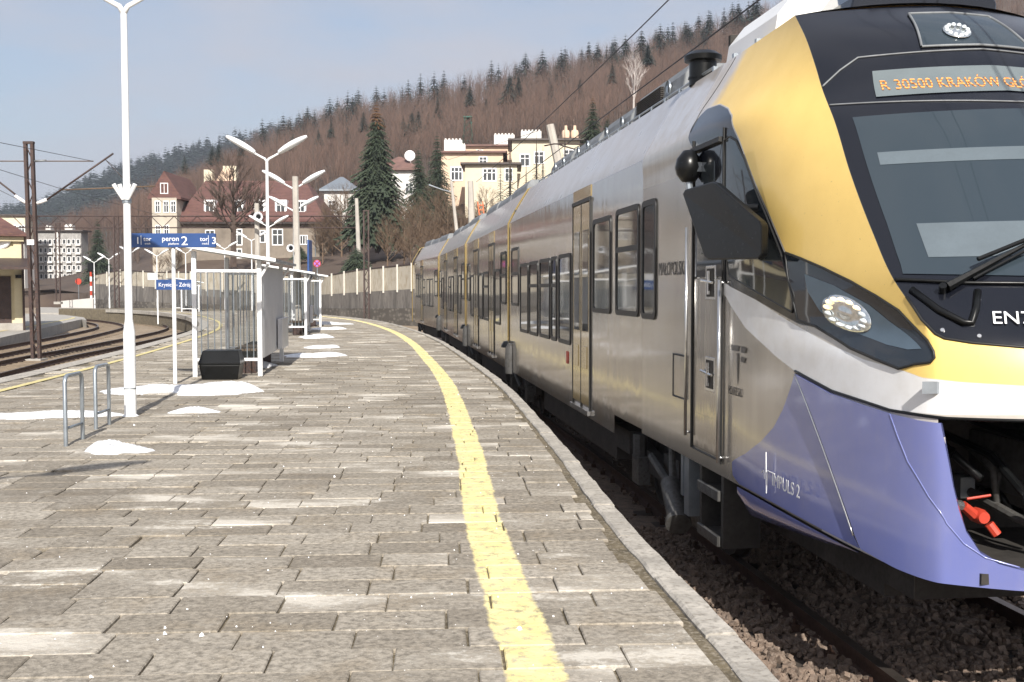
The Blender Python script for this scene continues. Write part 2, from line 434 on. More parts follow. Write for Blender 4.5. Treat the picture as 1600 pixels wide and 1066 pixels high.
M['yline'] = pm('worn_yellow_paint', (.66, .56, .25), .8, var=.2, sc=4, c2=(.4, .36, .25))
mb.build('yellow_line', M['yline'], plat)

# ------------------------------------------------------------------ tracks
def rail_sweep(path, z=RAILZ):
    prof = [(-.07, -.15), (-.07, -.135), (-.012, -.11), (-.01, -.04), (-.036, -.03), (-.036, 0), (.036, 0), (.036, -.03), (.01, -.04), (.012, -.11), (.07, -.135), (.07, -.15)]
    mb = MB(); cols = [[p + Vector((0, 0, z + q[1])) for p in offset(path, q[0])] for q in prof]
    mb.grid(cols)
    mb.m = [1 if k // (len(path) - 1) == 5 else 0 for k in range(len(mb.f))]
    return mb
TS = .9; TZ = EYE * (1 - TS)                                     # the train stands nearer than first measured
def tw(p): return Vector((p[0] * TS, p[1] * TS, 0))
J1, J2, J3, J4 = Vector((-.054, 23.04, 0)), Vector((-1.436, 33.9, 0)), Vector((-3.12, 46.5, 0)), Vector((-5.25, 57.4, 0))
U1 = Vector((.126, -.992, 0)).normalized()
def wv(u): return Vector((-u.y, u.x, 0))
ctr = [J1 + U1 * 34, J1 + U1 * 25, J1 + U1 * 17, J1 + U1 * 9, J1, J2, J3, J4]
us = [U1, U1, U1, U1, (J1 - J2 + U1).normalized(), (J1 - J3).normalized(), (J2 - J4).normalized(), (J3 - J4).normalized()]
cpath = [tw(p + wv(u) * 1.41) for p, u in zip(ctr, us)] + [Vector((-7.2, 60.5, 0)), Vector((-13, 74, 0)), Vector((-22, 88, 0))]
RT = resample(catmull(cpath, 14), .6)
def track(name, path, z, label_kids=True, sl=True, slm='sleeper', ymax=80, both=(-1, 1)):
    t = empty(name); t['kind'] = 'structure'
    for sg in both: rail_sweep(offset(path, sg * .7535), z).build('rail', [M['rust'], M['railtop']], t, smooth=30)
    me = None
    if sl:
        b = MB(); b.box(-1.25, 1.25, -.12, .12, -.14, 0); me = b.mesh('sleeper', M[slm])
        for i, p in enumerate(path):
            if p.y > ymax or p.y < 2: continue
            q = path[min(i + 1, len(path) - 1)] - path[max(i - 1, 0)]
            o = link('sleeper', me, t); o.location = p + Vector((0, 0, z - .152)); o.rotation_euler = (0, 0, math.atan2(q.y, q.x) - math.pi / 2)
    return t
track('track_beside_train', RT, RAILZ, ymax=40)
b = MB()
for i, p in enumerate(RT):                                        # fishplate bolts and clips
    if p.y > 16: continue
    for sg in (-1, 1):
        for s2 in (-1, 1):
            q = offset(RT, sg * .7535 + s2 * .1)[i]
            b.box(q.x - .03, q.x + .03, q.y - .03, q.y + .03, RAILZ - .15, RAILZ - .09)
            b.tube([q + Vector((0, 0, RAILZ - .1)), q + Vector((0, 0, RAILZ - .05))], .014, 6)
ob = b.build('rail_fastenings', M['rust'], bpy.data.objects['track_beside_train']); ob['kind'] = 'stuff'
def gp(lst, z): return [gnd(x, y, z) for x, y in lst]
def flat(l): return [Vector((p.x, p.y, 0)) for p in l]
tl1 = flat(gp([(-150, 622), (0, 583), (110, 556), (200, 538), (300, 514)], RAILZ)); tl1 = offset(resample(catmull(tl1 + [tl1[-1] + Vector((-4.2, 11, 0)), tl1[-1] + Vector((-14, 25, 0))]), .6), -.75)
M['sandsleeper'] = pm('sanded_sleeper', (.20, .155, .11), .95, var=.35, sc=2)
track('track_beside_platform', tl1, RAILZ - .0, ymax=95, slm='sandsleeper')
tl2 = flat(gp([(-150, 582), (0, 553), (100, 533), (160, 520), (192, 511), (185, 505), (150, 500), (100, 496.5)], RAILZ)); tl2 = offset(resample(catmull(tl2), .6), -.75)
track('curved_track_by_station', tl2, RAILZ, ymax=140, slm='sandsleeper')
# ballast of the near track: bed and loose stones
M['stone'] = pm('ballast_stone', (.165, .12, .092), .9, var=.5, sc=9, c2=(.26, .21, .17), bmp=.4, bsc=40)
b = MB(); rows = []
for i, p in enumerate(RT):
    if i % 2 or p.y > 70: continue
    row = []
    for k in range(-14, 15):
        q = offset(RT, k * .28)[i] if abs(k) < 14 else offset(RT, k * .6)[i]
        zz = RAILZ - .148 if abs(k) < 8 else RAILZ - .148 - (abs(k) - 8) * .02
        row.append((q.x, q.y, zz + R.uniform(-.02, .02)))
    rows.append(row)
b.grid(rows); o = b.build('ballast_bed', M['stone'], smooth=True); tag(o, kind='structure')
b = MB(); offs = {k: offset(RT, k * .1) for k in range(-18, 24)}
ico = bmesh.new(); bmesh.ops.create_icosphere(ico, subdivisions=1, radius=1); iv = [v.co.copy() for v in ico.verts]; jf = [tuple(v.index for v in f.verts) for f in ico.faces]; ico.free()
ico = bmesh.new(); bmesh.ops.create_cube(ico, size=1.5); cv = [v.co.copy() for v in ico.verts]; cf = [tuple(v.index for v in f.verts) for f in ico.faces]; ico.free()
for k in range(21000):
    i = 20 + int(R.random() * 15) if k < 18000 else 20 + int(R.random() * 60)
    base = offs[R.randrange(-18, 24)][min(i, len(RT) - 1)]
    c = base + Vector((R.uniform(-.06, .06), R.uniform(-.35, .35), RAILZ - .135 + R.uniform(-.015, .02)))
    if edge_off(c.x, c.y)[0] > -.04: continue
    r = R.uniform(.016, .036); sc = Vector((R.uniform(.7, 1.4), R.uniform(.7, 1.3), R.uniform(.5, 1))) * r
    mt = Matrix.Rotation(R.uniform(0, 6.3), 3, Vector((R.uniform(-1, 1), R.uniform(-1, 1), R.uniform(-1, 1))).normalized())
    V_, F_ = (iv, jf) if k % 3 == 0 else (cv, cf)
    b.add([c + mt @ Vector((v.x * sc.x * R.uniform(.75, 1.2), v.y * sc.y * R.uniform(.75, 1.2), v.z * sc.z)) for v in V_], F_)
o = b.build('ballast_stones', M['stone'], fix=False); tag(o, kind='stuff')
# platform of the station building on the left
lp = [(-700, 640), (-200, 553), (0, 528), (64, 514), (107, 503.5), (128, 499), (135, 500), (131, 496), (100, 492), (0, 489), (-300, 487)]
pp = [gnd(x, y, -.44) for x, y in lp]
b = MB(); b.prism([(p.x, p.y, -.96) for p in pp], (0, 0, .52)); stp = b.build('station_side_platform', M['concrete']); tag(stp, kind='structure')
yy = [gnd(x, y, -.428) for x, y in [(-200, 541), (0, 517), (60, 507), (95, 500.5), (110, 497.5), (112, 496)]]
yy = catmull([(p.x, p.y) for p in yy], 6); b = MB(); b.grid([[tuple(q + Vector((0, 0, -.43))) for q in yy], [tuple(q + Vector((0, 0, -.43))) for q in offset(yy, .22)]]); b.build('yellow_line', M['yline'], stp)
# low platform across the curve, in front of the stone wall
fp = [gnd(x, y, -.4) for x, y in [(60, 489), (120, 489), (190, 493), (250, 497), (300, 501), (340, 504), (352, 499), (345, 490), (250, 486), (150, 482), (60, 480)]]
b = MB(); b.prism([(p.x, p.y, -.96) for p in fp], (0, 0, .56)); o = b.build('outer_platform', M['concrete']); tag(o, kind='structure')
# ------------------------------------------------------------------ the train
def silver_mat():
    m, nt, bs = newmat('silver_metallic_paint')
    v = coords(nt, False); vs = coords(nt, False, (2.2, 2.2, .25))
    st = noise(nt, vs, 3.0, 5, .6); dirt = noise(nt, v, 2.0, 5)
    col = mix(nt, ramp(nt, st, .3, .7), (.42, .39, .35), (.50, .465, .42))
    sx = nd(nt, 'ShaderNodeSeparateXYZ'); nt.links.new(nd(nt, 'ShaderNodeTexCoord').outputs['Object'], sx.inputs[0])
    low = nd(nt, 'ShaderNodeMath', operation='MULTIPLY'); nt.links.new(ramp(nt, sx.outputs[2], 1.5, .3), low.inputs[0]); nt.links.new(ramp(nt, dirt, .3, .75), low.inputs[1])
    col = mix(nt, low.outputs[0], col, (.30, .235, .17))
    nt.links.new(col, bs.inputs['Base Color']); bs.inputs['Metallic'].default_value = .6
    nt.links.new(ramp(nt, dirt, .25, .8, .07, .2), bs.inputs['Roughness'])
    hs = noise(nt, coords(nt, False, (1, 1, .12)), 5.5, 3, .5); h2 = noise(nt, v, .9, 2)
    ad = nd(nt, 'ShaderNodeMath', operation='MULTIPLY_ADD'); nt.links.new(h2, ad.inputs[0]); ad.inputs[1].default_value = 2.0; nt.links.new(hs, ad.inputs[2])
    bump(nt, bs, ad.outputs[0], .16, .02)
    return m
M['silver'] = silver_mat()
def gloss(name, c, rough=.2, metal=0.0, coat=.6, dirt=(.3, .25, .2), amt=.25, sc=2.5, wav=.05):
    m, nt, bs = newmat(name); v = coords(nt, False)
    n1 = noise(nt, v, sc, 6, .65); n2 = noise(nt, coords(nt, False, (1, 1, .3)), sc * 5, 5, .7)
    mu = nd(nt, 'ShaderNodeMath', operation='MULTIPLY'); nt.links.new(ramp(nt, n1, .35, .75), mu.inputs[0]); nt.links.new(ramp(nt, n2, .3, .7, .2, 1), mu.inputs[1])
    sm = nd(nt, 'ShaderNodeMath', operation='MULTIPLY'); nt.links.new(mu.outputs[0], sm.inputs[0]); sm.inputs[1].default_value = amt
    nt.links.new(mix(nt, sm.outputs[0], c, dirt), bs.inputs['Base Color'])
    nt.links.new(ramp(nt, n1, .2, .8, rough * .7, rough * 1.5), bs.inputs['Roughness'])
    bs.inputs['Metallic'].default_value = metal; bs.inputs['Coat Weight'].default_value = coat; bs.inputs['Coat Roughness'].default_value = .08
    bump(nt, bs, noise(nt, v, 1.1, 2), wav, .02)
    return m
M['roofw'] = gloss('roof_grey_white', (.52, .50, .50), .3, .2, .4, (.30, .24, .17), .55)
M['gold'] = gloss('gold_door_paint', (.42, .31, .12), .22, .5, .5)
M['blue'] = gloss('violet_blue_paint', (.15, .175, .41), .18, .0, 1.0, (.22, .22, .33), .35, 4)
M['seal'] = pm('black_rubber', (.012, .012, .012), .5, var=.2)
M['screen'] = glassy('windscreen_black', (.012, .014, .02), .05, .6)
M['under'] = pm('underframe_grime', (.045, .040, .036), .8, .1, .4, 4)
M['undergrey'] = pm('underframe_grey', (.085, .083, .08), .6, .2, .35, 4, c2=(.05, .045, .04))
M['roofbox'] = pm('roof_box_grey', (.19, .20, .21), .55, .2, .25, 5)
M['alu'] = pm('bright_aluminium', (.6, .6, .6), .25, .9, .12, 8)
M['screenstrip'] = pm('screen_strip_grey', (.085, .11, .13), .6, var=.1)
M['lettergrey'] = pm('lettering_dark_grey', (.07, .065, .065), .4, var=.1)
M['led'] = None
m, nt, bs = newmat('amber_led'); bs.inputs['Base Color'].default_value = (.3, .1, .02, 1)
zz = nd(nt, 'ShaderNodeSeparateXYZ'); nt.links.new(nd(nt, 'ShaderNodeTexCoord').outputs['Object'], zz.inputs[0])
mo = nd(nt, 'ShaderNodeMath', operation='PINGPONG'); nt.links.new(zz.outputs[2], mo.inputs[0]); mo.inputs[1].default_value = .011
bs.inputs['Emission Color'].default_value = (1, .42, .12, 1); nt.links.new(ramp(nt, mo.outputs[0], .004, .006, .1, 1.15), bs.inputs['Emission Strength']); M['led'] = m
M['ledpanel'] = pm('display_panel_grey', (.13, .155, .165), .4, var=.08)
def livery():
    """cab shell: yellow, white, black and silver paint, divided by painted outlines stored with the surface"""
    m, nt, bs = newmat('cab_livery'); v = coords(nt, False)
    A = lambda n: nd(nt, 'ShaderNodeAttribute', attribute_name=n).outputs['Fac']
    n1 = noise(nt, v, 3.0, 6, .65); n2 = noise(nt, v, 45, 3, .7)
    yel = mix(nt, ramp(nt, n1, .35, .75), (.86, .61, .19), (.79, .55, .165)); yel = mix(nt, ramp(nt, n2, .66, .74, 0, .45), yel, (.25, .17, .06))
    whi = mix(nt, ramp(nt, n1, .35, .7), (.82, .83, .85), (.68, .67, .66))
    sil = mix(nt, ramp(nt, noise(nt, coords(nt, False, (2.2, 2.2, .25)), 3, 5), .3, .7), (.42, .39, .35), (.50, .465, .42))
    blk = (.006, .007, .011)
    col = mix(nt, ramp(nt, A('white'), -.004, .004), sil, whi)
    roof = mix(nt, ramp(nt, n1, .35, .7), (.56, .54, .54), (.42, .37, .32)); col = mix(nt, ramp(nt, A('roof'), -.004, .004), col, roof)
    ad = nd(nt, 'ShaderNodeMath', operation='MULTIPLY_ADD'); nt.links.new(noise(nt, v, 8, 6, .75), ad.inputs[0]); ad.inputs[1].default_value = .25; nt.links.new(A('yellow'), ad.inputs[2])
    soft = nd(nt, 'ShaderNodeMath', operation='MULTIPLY'); nt.links.new(ramp(nt, ad.outputs[0], .10, .32), soft.inputs[0]); nt.links.new(ramp(nt, A('yhard'), -.004, .004), soft.inputs[1])
    col = mix(nt, soft.outputs[0], col, yel)
    bm_ = ramp(nt, A('black'), -.004, .004); col = mix(nt, bm_, col, blk)
    nt.links.new(col, bs.inputs['Base Color'])
    mt = nd(nt, 'ShaderNodeMath', operation='MULTIPLY'); nt.links.new(ramp(nt, A('silver'), -.004, .004), mt.inputs[0]); mt.inputs[1].default_value = .6
    nt.links.new(mt.outputs[0], bs.inputs['Metallic'])
    ro = nd(nt, 'ShaderNodeMath', operation='MULTIPLY_ADD'); nt.links.new(ramp(nt, A('yhard'), -.004, .004), ro.inputs[0]); ro.inputs[1].default_value = .22; nt.links.new(ramp(nt, n1, .2, .8, .13, .24), ro.inputs[2]); nt.links.new(ro.outputs[0], bs.inputs['Roughness']); bs.inputs['Coat Weight'].default_value = .2; bs.inputs['Coat Roughness'].default_value = .06
    bump(nt, bs, noise(nt, v, 1.0, 2), .05, .02)
    return m
M['livery'] = livery()

# cab surface.  rows: height at the back, d back, s where it leaves the flat side, ridge s d z, centre s z
NV = np.array([(.50, 0, 14.6, 17.12, .34, .38, 17.40, .36), (.90, 0, 14.5, 17.10, .34, .84, 17.46, .83), (1.30, 0, 14.4, 17.06, .33, 1.30, 17.46, 1.30),
 (1.50, 0, 14.4, 17.04, .33, 1.50, 17.43, 1.50), (1.65, 0, 14.4, 17.02, .33, 1.65, 17.39, 1.65), (1.75, 0, 14.4, 16.99, .33, 1.75, 17.34, 1.75),
 (1.87, 0, 14.4, 16.90, .30, 1.87, 17.23, 1.87), (2.11, 0, 14.4, 16.67, .24, 2.11, 17.00, 2.12), (2.40, 0, 14.4, 16.41, .23, 2.40, 16.75, 2.42),
 (2.81, 0, 14.4, 16.05, .24, 2.81, 16.40, 2.84), (3.20, 0, 14.2, 15.72, .27, 3.20, 16.06, 3.24), (3.42, 0, 13.8, 15.46, .295, 3.45, 15.80, 3.49),
 (3.60, .09, 13.3, 15.30, .31, 3.64, 15.64, 3.68), (3.85, .235, 12.7, 15.05, .34, 3.89, 15.38, 3.93), (4.15, .42, 12.2, 14.72, .38, 4.15, 14.98, 4.19)])
VT = 4.15
def crs(v):
    x = NV[:, 0]; v = min(max(v, x[0]), x[-1]); i = min(max(int(np.searchsorted(x, v)) - 1, 0), len(x) - 2); h = x[i + 1] - x[i]; t = (v - x[i]) / h
    def tan(k):
        if k == 0: return (NV[1] - NV[0]) / (x[1] - x[0])
        if k == len(x) - 1: return (NV[-1] - NV[-2]) / (x[-1] - x[-2])
        a = (NV[k] - NV[k - 1]) / (x[k] - x[k - 1]); b = (NV[k + 1] - NV[k]) / (x[k + 1] - x[k]); ha = x[k] - x[k - 1]; hb = x[k + 1] - x[k]
        return (a * hb + b * ha) / (ha + hb)
    m0, m1 = tan(i), tan(i + 1)
    return (2 * t ** 3 - 3 * t * t + 1) * NV[i] + (t ** 3 - 2 * t * t + t) * h * m0 + (-2 * t ** 3 + 3 * t * t) * NV[i + 1] + (t ** 3 - t * t) * h * m1
S0 = 11.5
def nose(j, v):
    """j 0..1 side to ridge, 1..2 front to the centre line, 2..4 mirrored"""
    if j > 2:
        p = nose(4 - j, v); return Vector((p.x, 2.82 - p.y, p.z))
    zb, db, ss, sR, dR, zR, sC, zC = crs(v)
    c = min(max((v - 1.6) / .25, 0), 1); c = c * c * (3 - 2 * c)
    if j <= 1:
        q = (ss - S0) / (sR - S0)
        if j < q: return Vector((S0 + (ss - S0) * j / q, db, zb))
        t = (j - q) / (1 - q); L = sR - ss
        p0 = np.array([ss, db, zb]); p3 = np.array([sR, dR, zR]); p1 = p0 + np.array([.45 * L, 0, 0])
        e = np.array([.30 * L, .55 * (dR - db), .3 * (zR - zb)]) * c + np.array([.22, .19, 0]) * (1 - c)
        return Vector((1 - t) ** 3 * p0 + 3 * t * (1 - t) ** 2 * p1 + 3 * t * t * (1 - t) * (p3 - e) + t ** 3 * p3)
    t = j - 1
    return Vector((sR + (sC - sR) * (1 - (1 - t) ** 2.2), dR + (1.41 - dR) * t, zR + (zC - zR) * t))
def nrm(j, v):
    e = 4e-3; a = nose(j + e if j < 4 - e else j, v) - nose(j - e if j > e else j, v); b = nose(j, min(v + e, VT)) - nose(j, max(v - e, .5))
    n = a.cross(b); n.normalize()
    return n
def polysd(px, py, poly):
    """signed distance, positive inside; x stretched so that both axes are metres"""
    P = np.array(poly, float) * [5.3, 1]; x = px * 5.3; y = py; dmin = np.full(x.shape, 1e9); ins = np.zeros(x.shape, bool)
    for i in range(len(P)):
        a, b = P[i], P[(i + 1) % len(P)]; e = b - a; t = np.clip(((x - a[0]) * e[0] + (y - a[1]) * e[1]) / max(e @ e, 1e-12), 0, 1)
        dmin = np.minimum(dmin, np.hypot(x - a[0] - t * e[0], y - a[1] - t * e[1]))
        if abs(b[1] - a[1]) > 1e-12: ins ^= ((a[1] > y) != (b[1] > y)) & (x < (b[0] - a[0]) * (y - a[1]) / (b[1] - a[1] + 1e-15) + a[0])
    return np.where(ins, dmin, -dmin)
train = empty('train', (0, 0, TZ)); train.scale = (TS,) * 3
tag(train, 'silver grey electric train with yellow cab front and violet blue skirt at the platform edge', 'train')
def car_frame(Jp, u): return Vector((Jp.x, Jp.y, -.5)), math.atan2(u.y, u.x)
loc1, rz1 = car_frame(J1, U1)
car1 = MB()
SEC = [(0, .32), (0, .6), (0, 1.2), (0, 2.0), (0, 2.8), (0, 3.42), (.09, 3.60), (.235, 3.85), (.42, 4.15), (.62, 4.22), (1.41, 4.25)]
FULL = SEC + [(2.82 - d, z) for d, z in SEC[-2::-1]]
def car_shell(mb, s0, s1, low=0.0, n=8, mats=(0, 1)):
    rows = [[(s0 + (s1 - s0) * k / n, d, max(z, .32 + low) if i in (0, len(FULL) - 1) else z) for i, (d, z) in enumerate(FULL)] for k in range(n + 1)]
    b = len(mb.f); mb.grid(rows)
    per = len(FULL) - 1
    for k in range(b, len(mb.f)):
        c = (k - b) % per; mb.m[k] = mats[1] if 5 <= c <= per - 6 else mats[0]
    return rows
r0 = car_shell(car1, .06, 10.16, 0)
car1.add(r0[0], [tuple(range(len(FULL)))])
r1 = car_shell(car1, 10.16, S0 + .003, .22)
car1.box(.1, 17.0, .05, 2.77, .34, .5, 0)                       # floor pan behind the skirts
car1.f[-6:] = []; car1.m[-6:] = []
body1 = car1.build('leading_car', [M['silver'], M['roofw']], train, smooth=35)
body1.location = loc1; body1.rotation_euler = (0, 0, rz1); body1['label'] = 'leading car with yellow and black driving cab'
def sub(name, mb, mat, smooth=False, label=None, par=None):
    o = mb.build(name, mat, par or body1, smooth)
    if label: o['label'] = label
    return o
# cab shell with livery attributes
nv, nj = 108, 150
Js = sorted(set([round(x, 5) for x in np.linspace(0, 1, 100)] + [round(x, 5) for x in np.linspace(1, 2, 41)])); Js = Js + [4 - j for j in Js[-2::-1]]
Vs = np.linspace(.5, VT, nv)
OPEN = [(1.02, 1.30), (1.05, .98), (1.10, .77), (1.17, .66), (1.24, .625), (2, .60), (2.76, .625), (2.83, .66), (2.90, .77), (2.95, .98), (2.98, 1.30)]
cab_v = []; jj = []; vv = []
for v in Vs:
    for j in Js: cab_v.append(nose(j, v)); jj.append(j if j <= 2 else 4 - j); vv.append(v)
jj = np.array(jj); vv = np.array(vv); nc = len(Js)
oin = polysd(np.array([j if j < 2 else j for r in Vs for j in Js]), vv, OPEN)
fs = []
for a in range(nv - 1):
    for b_ in range(nc - 1):
        q = (a * nc + b_, a * nc + b_ + 1, (a + 1) * nc + b_ + 1, (a + 1) * nc + b_)
        if max(oin[list(q)]) > .0: continue
        fs.append(q)
# roof between the shoulders
Jr = [j for j in Js if j <= 1]; base = len(cab_v); nr = 13
rj, rv = [], []
for j in Jr:
    L, Rr = nose(j, VT), nose(4 - j, VT); back = 1 - min(1, max(0, (j - .3) / .6))
    for k in range(nr):
        t = k / (nr - 1); p = L.lerp(Rr, t); hmp = 1 - (2 * t - 1) ** 2
        p.z += hmp * (.10 * back + .06 * (1 - back)); p.x += hmp * .26 * max(0, (j - .6) / .4)
        cab_v.append(p); rj.append(j); rv.append(VT + .02 + min(t, 1 - t))
for a in range(len(Jr) - 1):
    for k in range(nr - 1): fs.append((base + a * nr + k, base + a * nr + k + 1, base + (a + 1) * nr + k + 1, base + (a + 1) * nr + k))
J_ = np.concatenate([jj, np.array(rj)]); V_ = np.concatenate([vv, np.array(rv)])
me = bpy.data.meshes.new('cab_shell'); me.from_pydata([tuple(p) for p in cab_v], [], fs); me.materials.append(M['livery'])
WHT = [(.40, 2.14), (.522, 2.108), (.626, 1.968), (.703, 1.828), (.78, 1.68), (.835, 1.611), (.907, 1.575), (.958, 1.538), (1.09, 1.523), (1.35, 1.513), (2.01, 1.505), (2.01, 1.36), (1.345, 1.354), (1.036, 1.336), (.884, 1.328), (.769, 1.381), (.692, 1.477), (.649, 1.561), (.574, 1.748), (.528, 1.967), (.50, 2.05)]
YHARD = [(.40, 3.68), (.477, 3.665), (.561, 3.637), (.64, 3.54), (.687, 3.444), (.70, 3.30), (.711, 3.153), (.73, 2.853), (.746, 2.619), (.763, 2.304), (.80, 2.0), (.85, 1.66), (.907, 1.575), (.958, 1.538), (1.09, 1.523), (1.35, 1.513), (2.01, 1.505), (2.01, 1.71), (1.374, 1.723), (1.161, 1.743), (1.05, 1.765), (1.02, 1.79), (1.0, 1.868), (1.0, 5), (.4, 5)]
BLK = [(.415, 3.56), (.477, 3.655), (.561, 3.628), (.64, 3.53), (.683, 3.437), (.695, 3.30), (.707, 3.153), (.725, 2.853), (.741, 2.619), (.758, 2.304), (.775, 2.1), (.775, 1.79), (.733, 1.80), (.626, 1.968), (.522, 2.108), (.512, 2.4), (.50, 3.1), (.42, 3.42)]
FRONT = [(1.0, 4.4), (1.0, 1.868), (1.02, 1.79), (1.05, 1.765), (1.161, 1.743), (1.374, 1.723), (2.01, 1.71), (2.01, 4.4)]
def att(n, d): a = me.attributes.new(n, 'FLOAT', 'POINT'); a.data.foreach_set('value', np.asarray(d, dtype=np.float32))
sdw = polysd(J_, V_, WHT); sdy = polysd(J_, V_, YHARD); sdb = np.maximum(polysd(J_, V_, BLK), polysd(J_, V_, FRONT))
sdr = np.where(V_ > VT, .5, V_ - 3.44); sdr = np.minimum(sdr, np.where(J_ > .44, 1, 1))
froof = (V_ > VT + .005) & (J_ > .985)
sdb = np.where(froof, .5, sdb)
att('white', sdw); att('yhard', sdy); att('black', sdb); att('roof', sdr)
ysoft = (J_ - .55 - .12 * np.maximum(0, np.minimum(V_, VT) - 3.6)) * 3.0 + .2 + np.where(V_ > VT, -(V_ - VT) * 1.3, 0); att('yellow', np.where(V_ < 3.1, 1.0, ysoft))
att('silver', np.minimum(np.minimum(-sdw, -np.where((V_ > 3.1) | (J_ > .75), 1.0, -1.0)), np.minimum(-sdb, -sdr)))
me.polygons.foreach_set('use_smooth', [True] * len(me.polygons))
bm = bmesh.new(); bm.from_mesh(me)
bm.verts.ensure_lookup_table()
ir = Js.index(1.0); il = len(Js) - 1 - ir
for a in range(nv - 1):
    if Vs[a] > 1.78:
        for c_ in (ir, il):
            e = bm.edges.get((bm.verts[a * nc + c_], bm.verts[(a + 1) * nc + c_]))
            if e: e.smooth = False
bmesh.ops.recalc_face_normals(bm, faces=bm.faces); bm.to_mesh(me); bm.free()
cab = link('cab_shell', me, body1)
def patch(name, poly, off, mat, res=(.03, .06), thick=0.0, smooth=True, label=None, par=None):
    """a panel lying on the cab surface, outlined in (j, height)"""
    P = [Vector((j * 5.3, v)) for j, v in poly]; n0 = len(P); pts = []
    for i in range(n0):                                        # subdivide the outline
        a, b = P[i], P[(i + 1) % n0]; k = max(1, int((b - a).length / res[1]))
        pts += [a.lerp(b, t / k) for t in range(k)]
    m0 = len(pts); A = np.array([(p.x / 5.3, p.y) for p in pts])
    x0, x1, y0, y1 = A[:, 0].min() * 5.3, A[:, 0].max() * 5.3, A[:, 1].min(), A[:, 1].max()
    gx, gy = np.meshgrid(np.arange(x0, x1, res[1]), np.arange(y0, y1, res[1])); gx = gx.ravel(); gy = gy.ravel()
    sd = polysd(gx / 5.3, gy, [(p.x / 5.3, p.y) for p in pts]); keep = sd > res[0]
    allp = pts + [Vector((x, y)) for x, y in zip(gx[keep], gy[keep])]
    vo, eo, fo, *_ = delaunay_2d_cdt(allp, [], [list(range(m0))], 1, 1e-6)
    vs = []; 
    for q in vo:
        j, v = q.x / 5.3, q.y; vs.append(nose(j, v) + nrm(j, v) * -off * SGN)
    b = MB(); b.add(vs, [tuple(f) for f in fo])
    if thick:
        nb = len(vs); vs2 = [nose(q.x / 5.3, q.y) + nrm(q.x / 5.3, q.y) * -(off - thick) * SGN for q in vo]
        ed = {}
        for f in fo:
            for i in range(len(f)):
                k = (f[i], f[(i + 1) % len(f)])
                ed[k] = 1
        b.v += [tuple(p) for p in vs2]
        for (a, c) in ed:
            if (c, a) not in ed: b.f.append((a, c, nb + c, nb + a)); b.m.append(0)
    o = b.build(name, mat, par or body1, 40 if thick else smooth)
    if label: o['label'] = label
    return o
SGN = 1 if nrm(.5, 1.5).y > 0 else -1                           # outward is -d on the platform side
def mirror(poly): return [(4 - j, v) for j, v in poly]
def band(name, line, w, off, mat, closed=True, par=None):
    """narrow strip (gasket, seam) along a line on the cab surface"""
    L = [Vector((j * 5.3, v)) for j, v in line]
    if closed: L.append(L[0])
    pts = []
    for a, b in zip(L[:-1], L[1:]):
        k = max(1, int((b - a).length / .05)); pts += [a.lerp(b, t / k) for t in range(k)]
    if not closed: pts.append(L[-1])
    P3 = [nose(p.x / 5.3, p.y) + nrm(p.x / 5.3, p.y) * -off * SGN for p in pts]
    if closed: P3.append(P3[0])
    b = MB(); b.tube(P3, w, 6, cap=not closed); return b.build(name, mat, par or body1, True)
# --- windscreen, its lower panel, display, roof light
SCR = [(1.058, 3.20), (1.057, 2.846), (1.046, 2.451), (1.027, 2.17), (1.05, 2.135), (1.57, 2.115), (2, 2.11), (2.43, 2.115), (2.95, 2.135), (2.973, 2.17), (2.954, 2.451), (2.943, 2.846), (2.942, 3.20)]
SCR = [(1.09, 3.20), (1.085, 2.846), (1.075, 2.451), (1.06, 2.19)] + SCR[4:9] + [(2.94, 2.19), (2.925, 2.451), (2.915, 2.846), (2.91, 3.20)]
def screen_glass():
    m, nt, bs = newmat('windscreen_glass'); bs.inputs['Base Color'].default_value = (.03, .042, .053, 1); bs.inputs['Roughness'].default_value = .03; bs.inputs['Specular IOR Level'].default_value = .6
    return m
M['wsglass'] = screen_glass()
patch('windscreen', SCR, .006, M['wsglass'], label='large raked windscreen')
patch('upper_screen_strip', [(1.15, 2.93), (1.145, 2.84), (2.86, 2.84), (2.85, 2.93)], .009, M['screenstrip'])  # upper and lower flat grey strips laid over the windscreen, paler than its glass
patch('lower_screen_strip', [(1.2, 2.44), (1.19, 2.23), (2.81, 2.23), (2.8, 2.44)], .009, M['screenstrip'])
band('windscreen_bottom_trim', [(1.004, 2.10), (1.3, 2.075), (2, 2.06), (2.7, 2.075), (2.996, 2.10)], .012, .01, M['black'], False)
band('display_frame', [(1.005, 3.44), (1.12, 3.55), (1.236, 3.635), (2, 3.65), (2.764, 3.635), (2.88, 3.55), (2.995, 3.44)], .007, .004, M['roofbox'], False)
band('display_lower_frame', [(1.005, 3.302), (2, 3.25), (2.995, 3.302)], .006, .004, M['roofbox'], False)
DSP = [(1.285, 3.515), (1.25, 3.325), (2.75, 3.325), (2.715, 3.515)]
patch('destination_display', DSP, .008, M['ledpanel'], res=(.02, .04), label='lit destination display above the windscreen')
a, b_, c_ = nose(1.30, 3.365), nose(1.9, 3.365), nose(1.30, 3.475)
nn = nrm(1.6, 3.42) * -SGN
tx = text_obj('display_text', 'R 30500 KRAKÓW GŁÓWNY', .155, M['led'], body1, frame(a + nn * .035 + Vector((.0, .0, 0)), nose(2.3, 3.365) - a, c_ - a), .001, xs=.62)
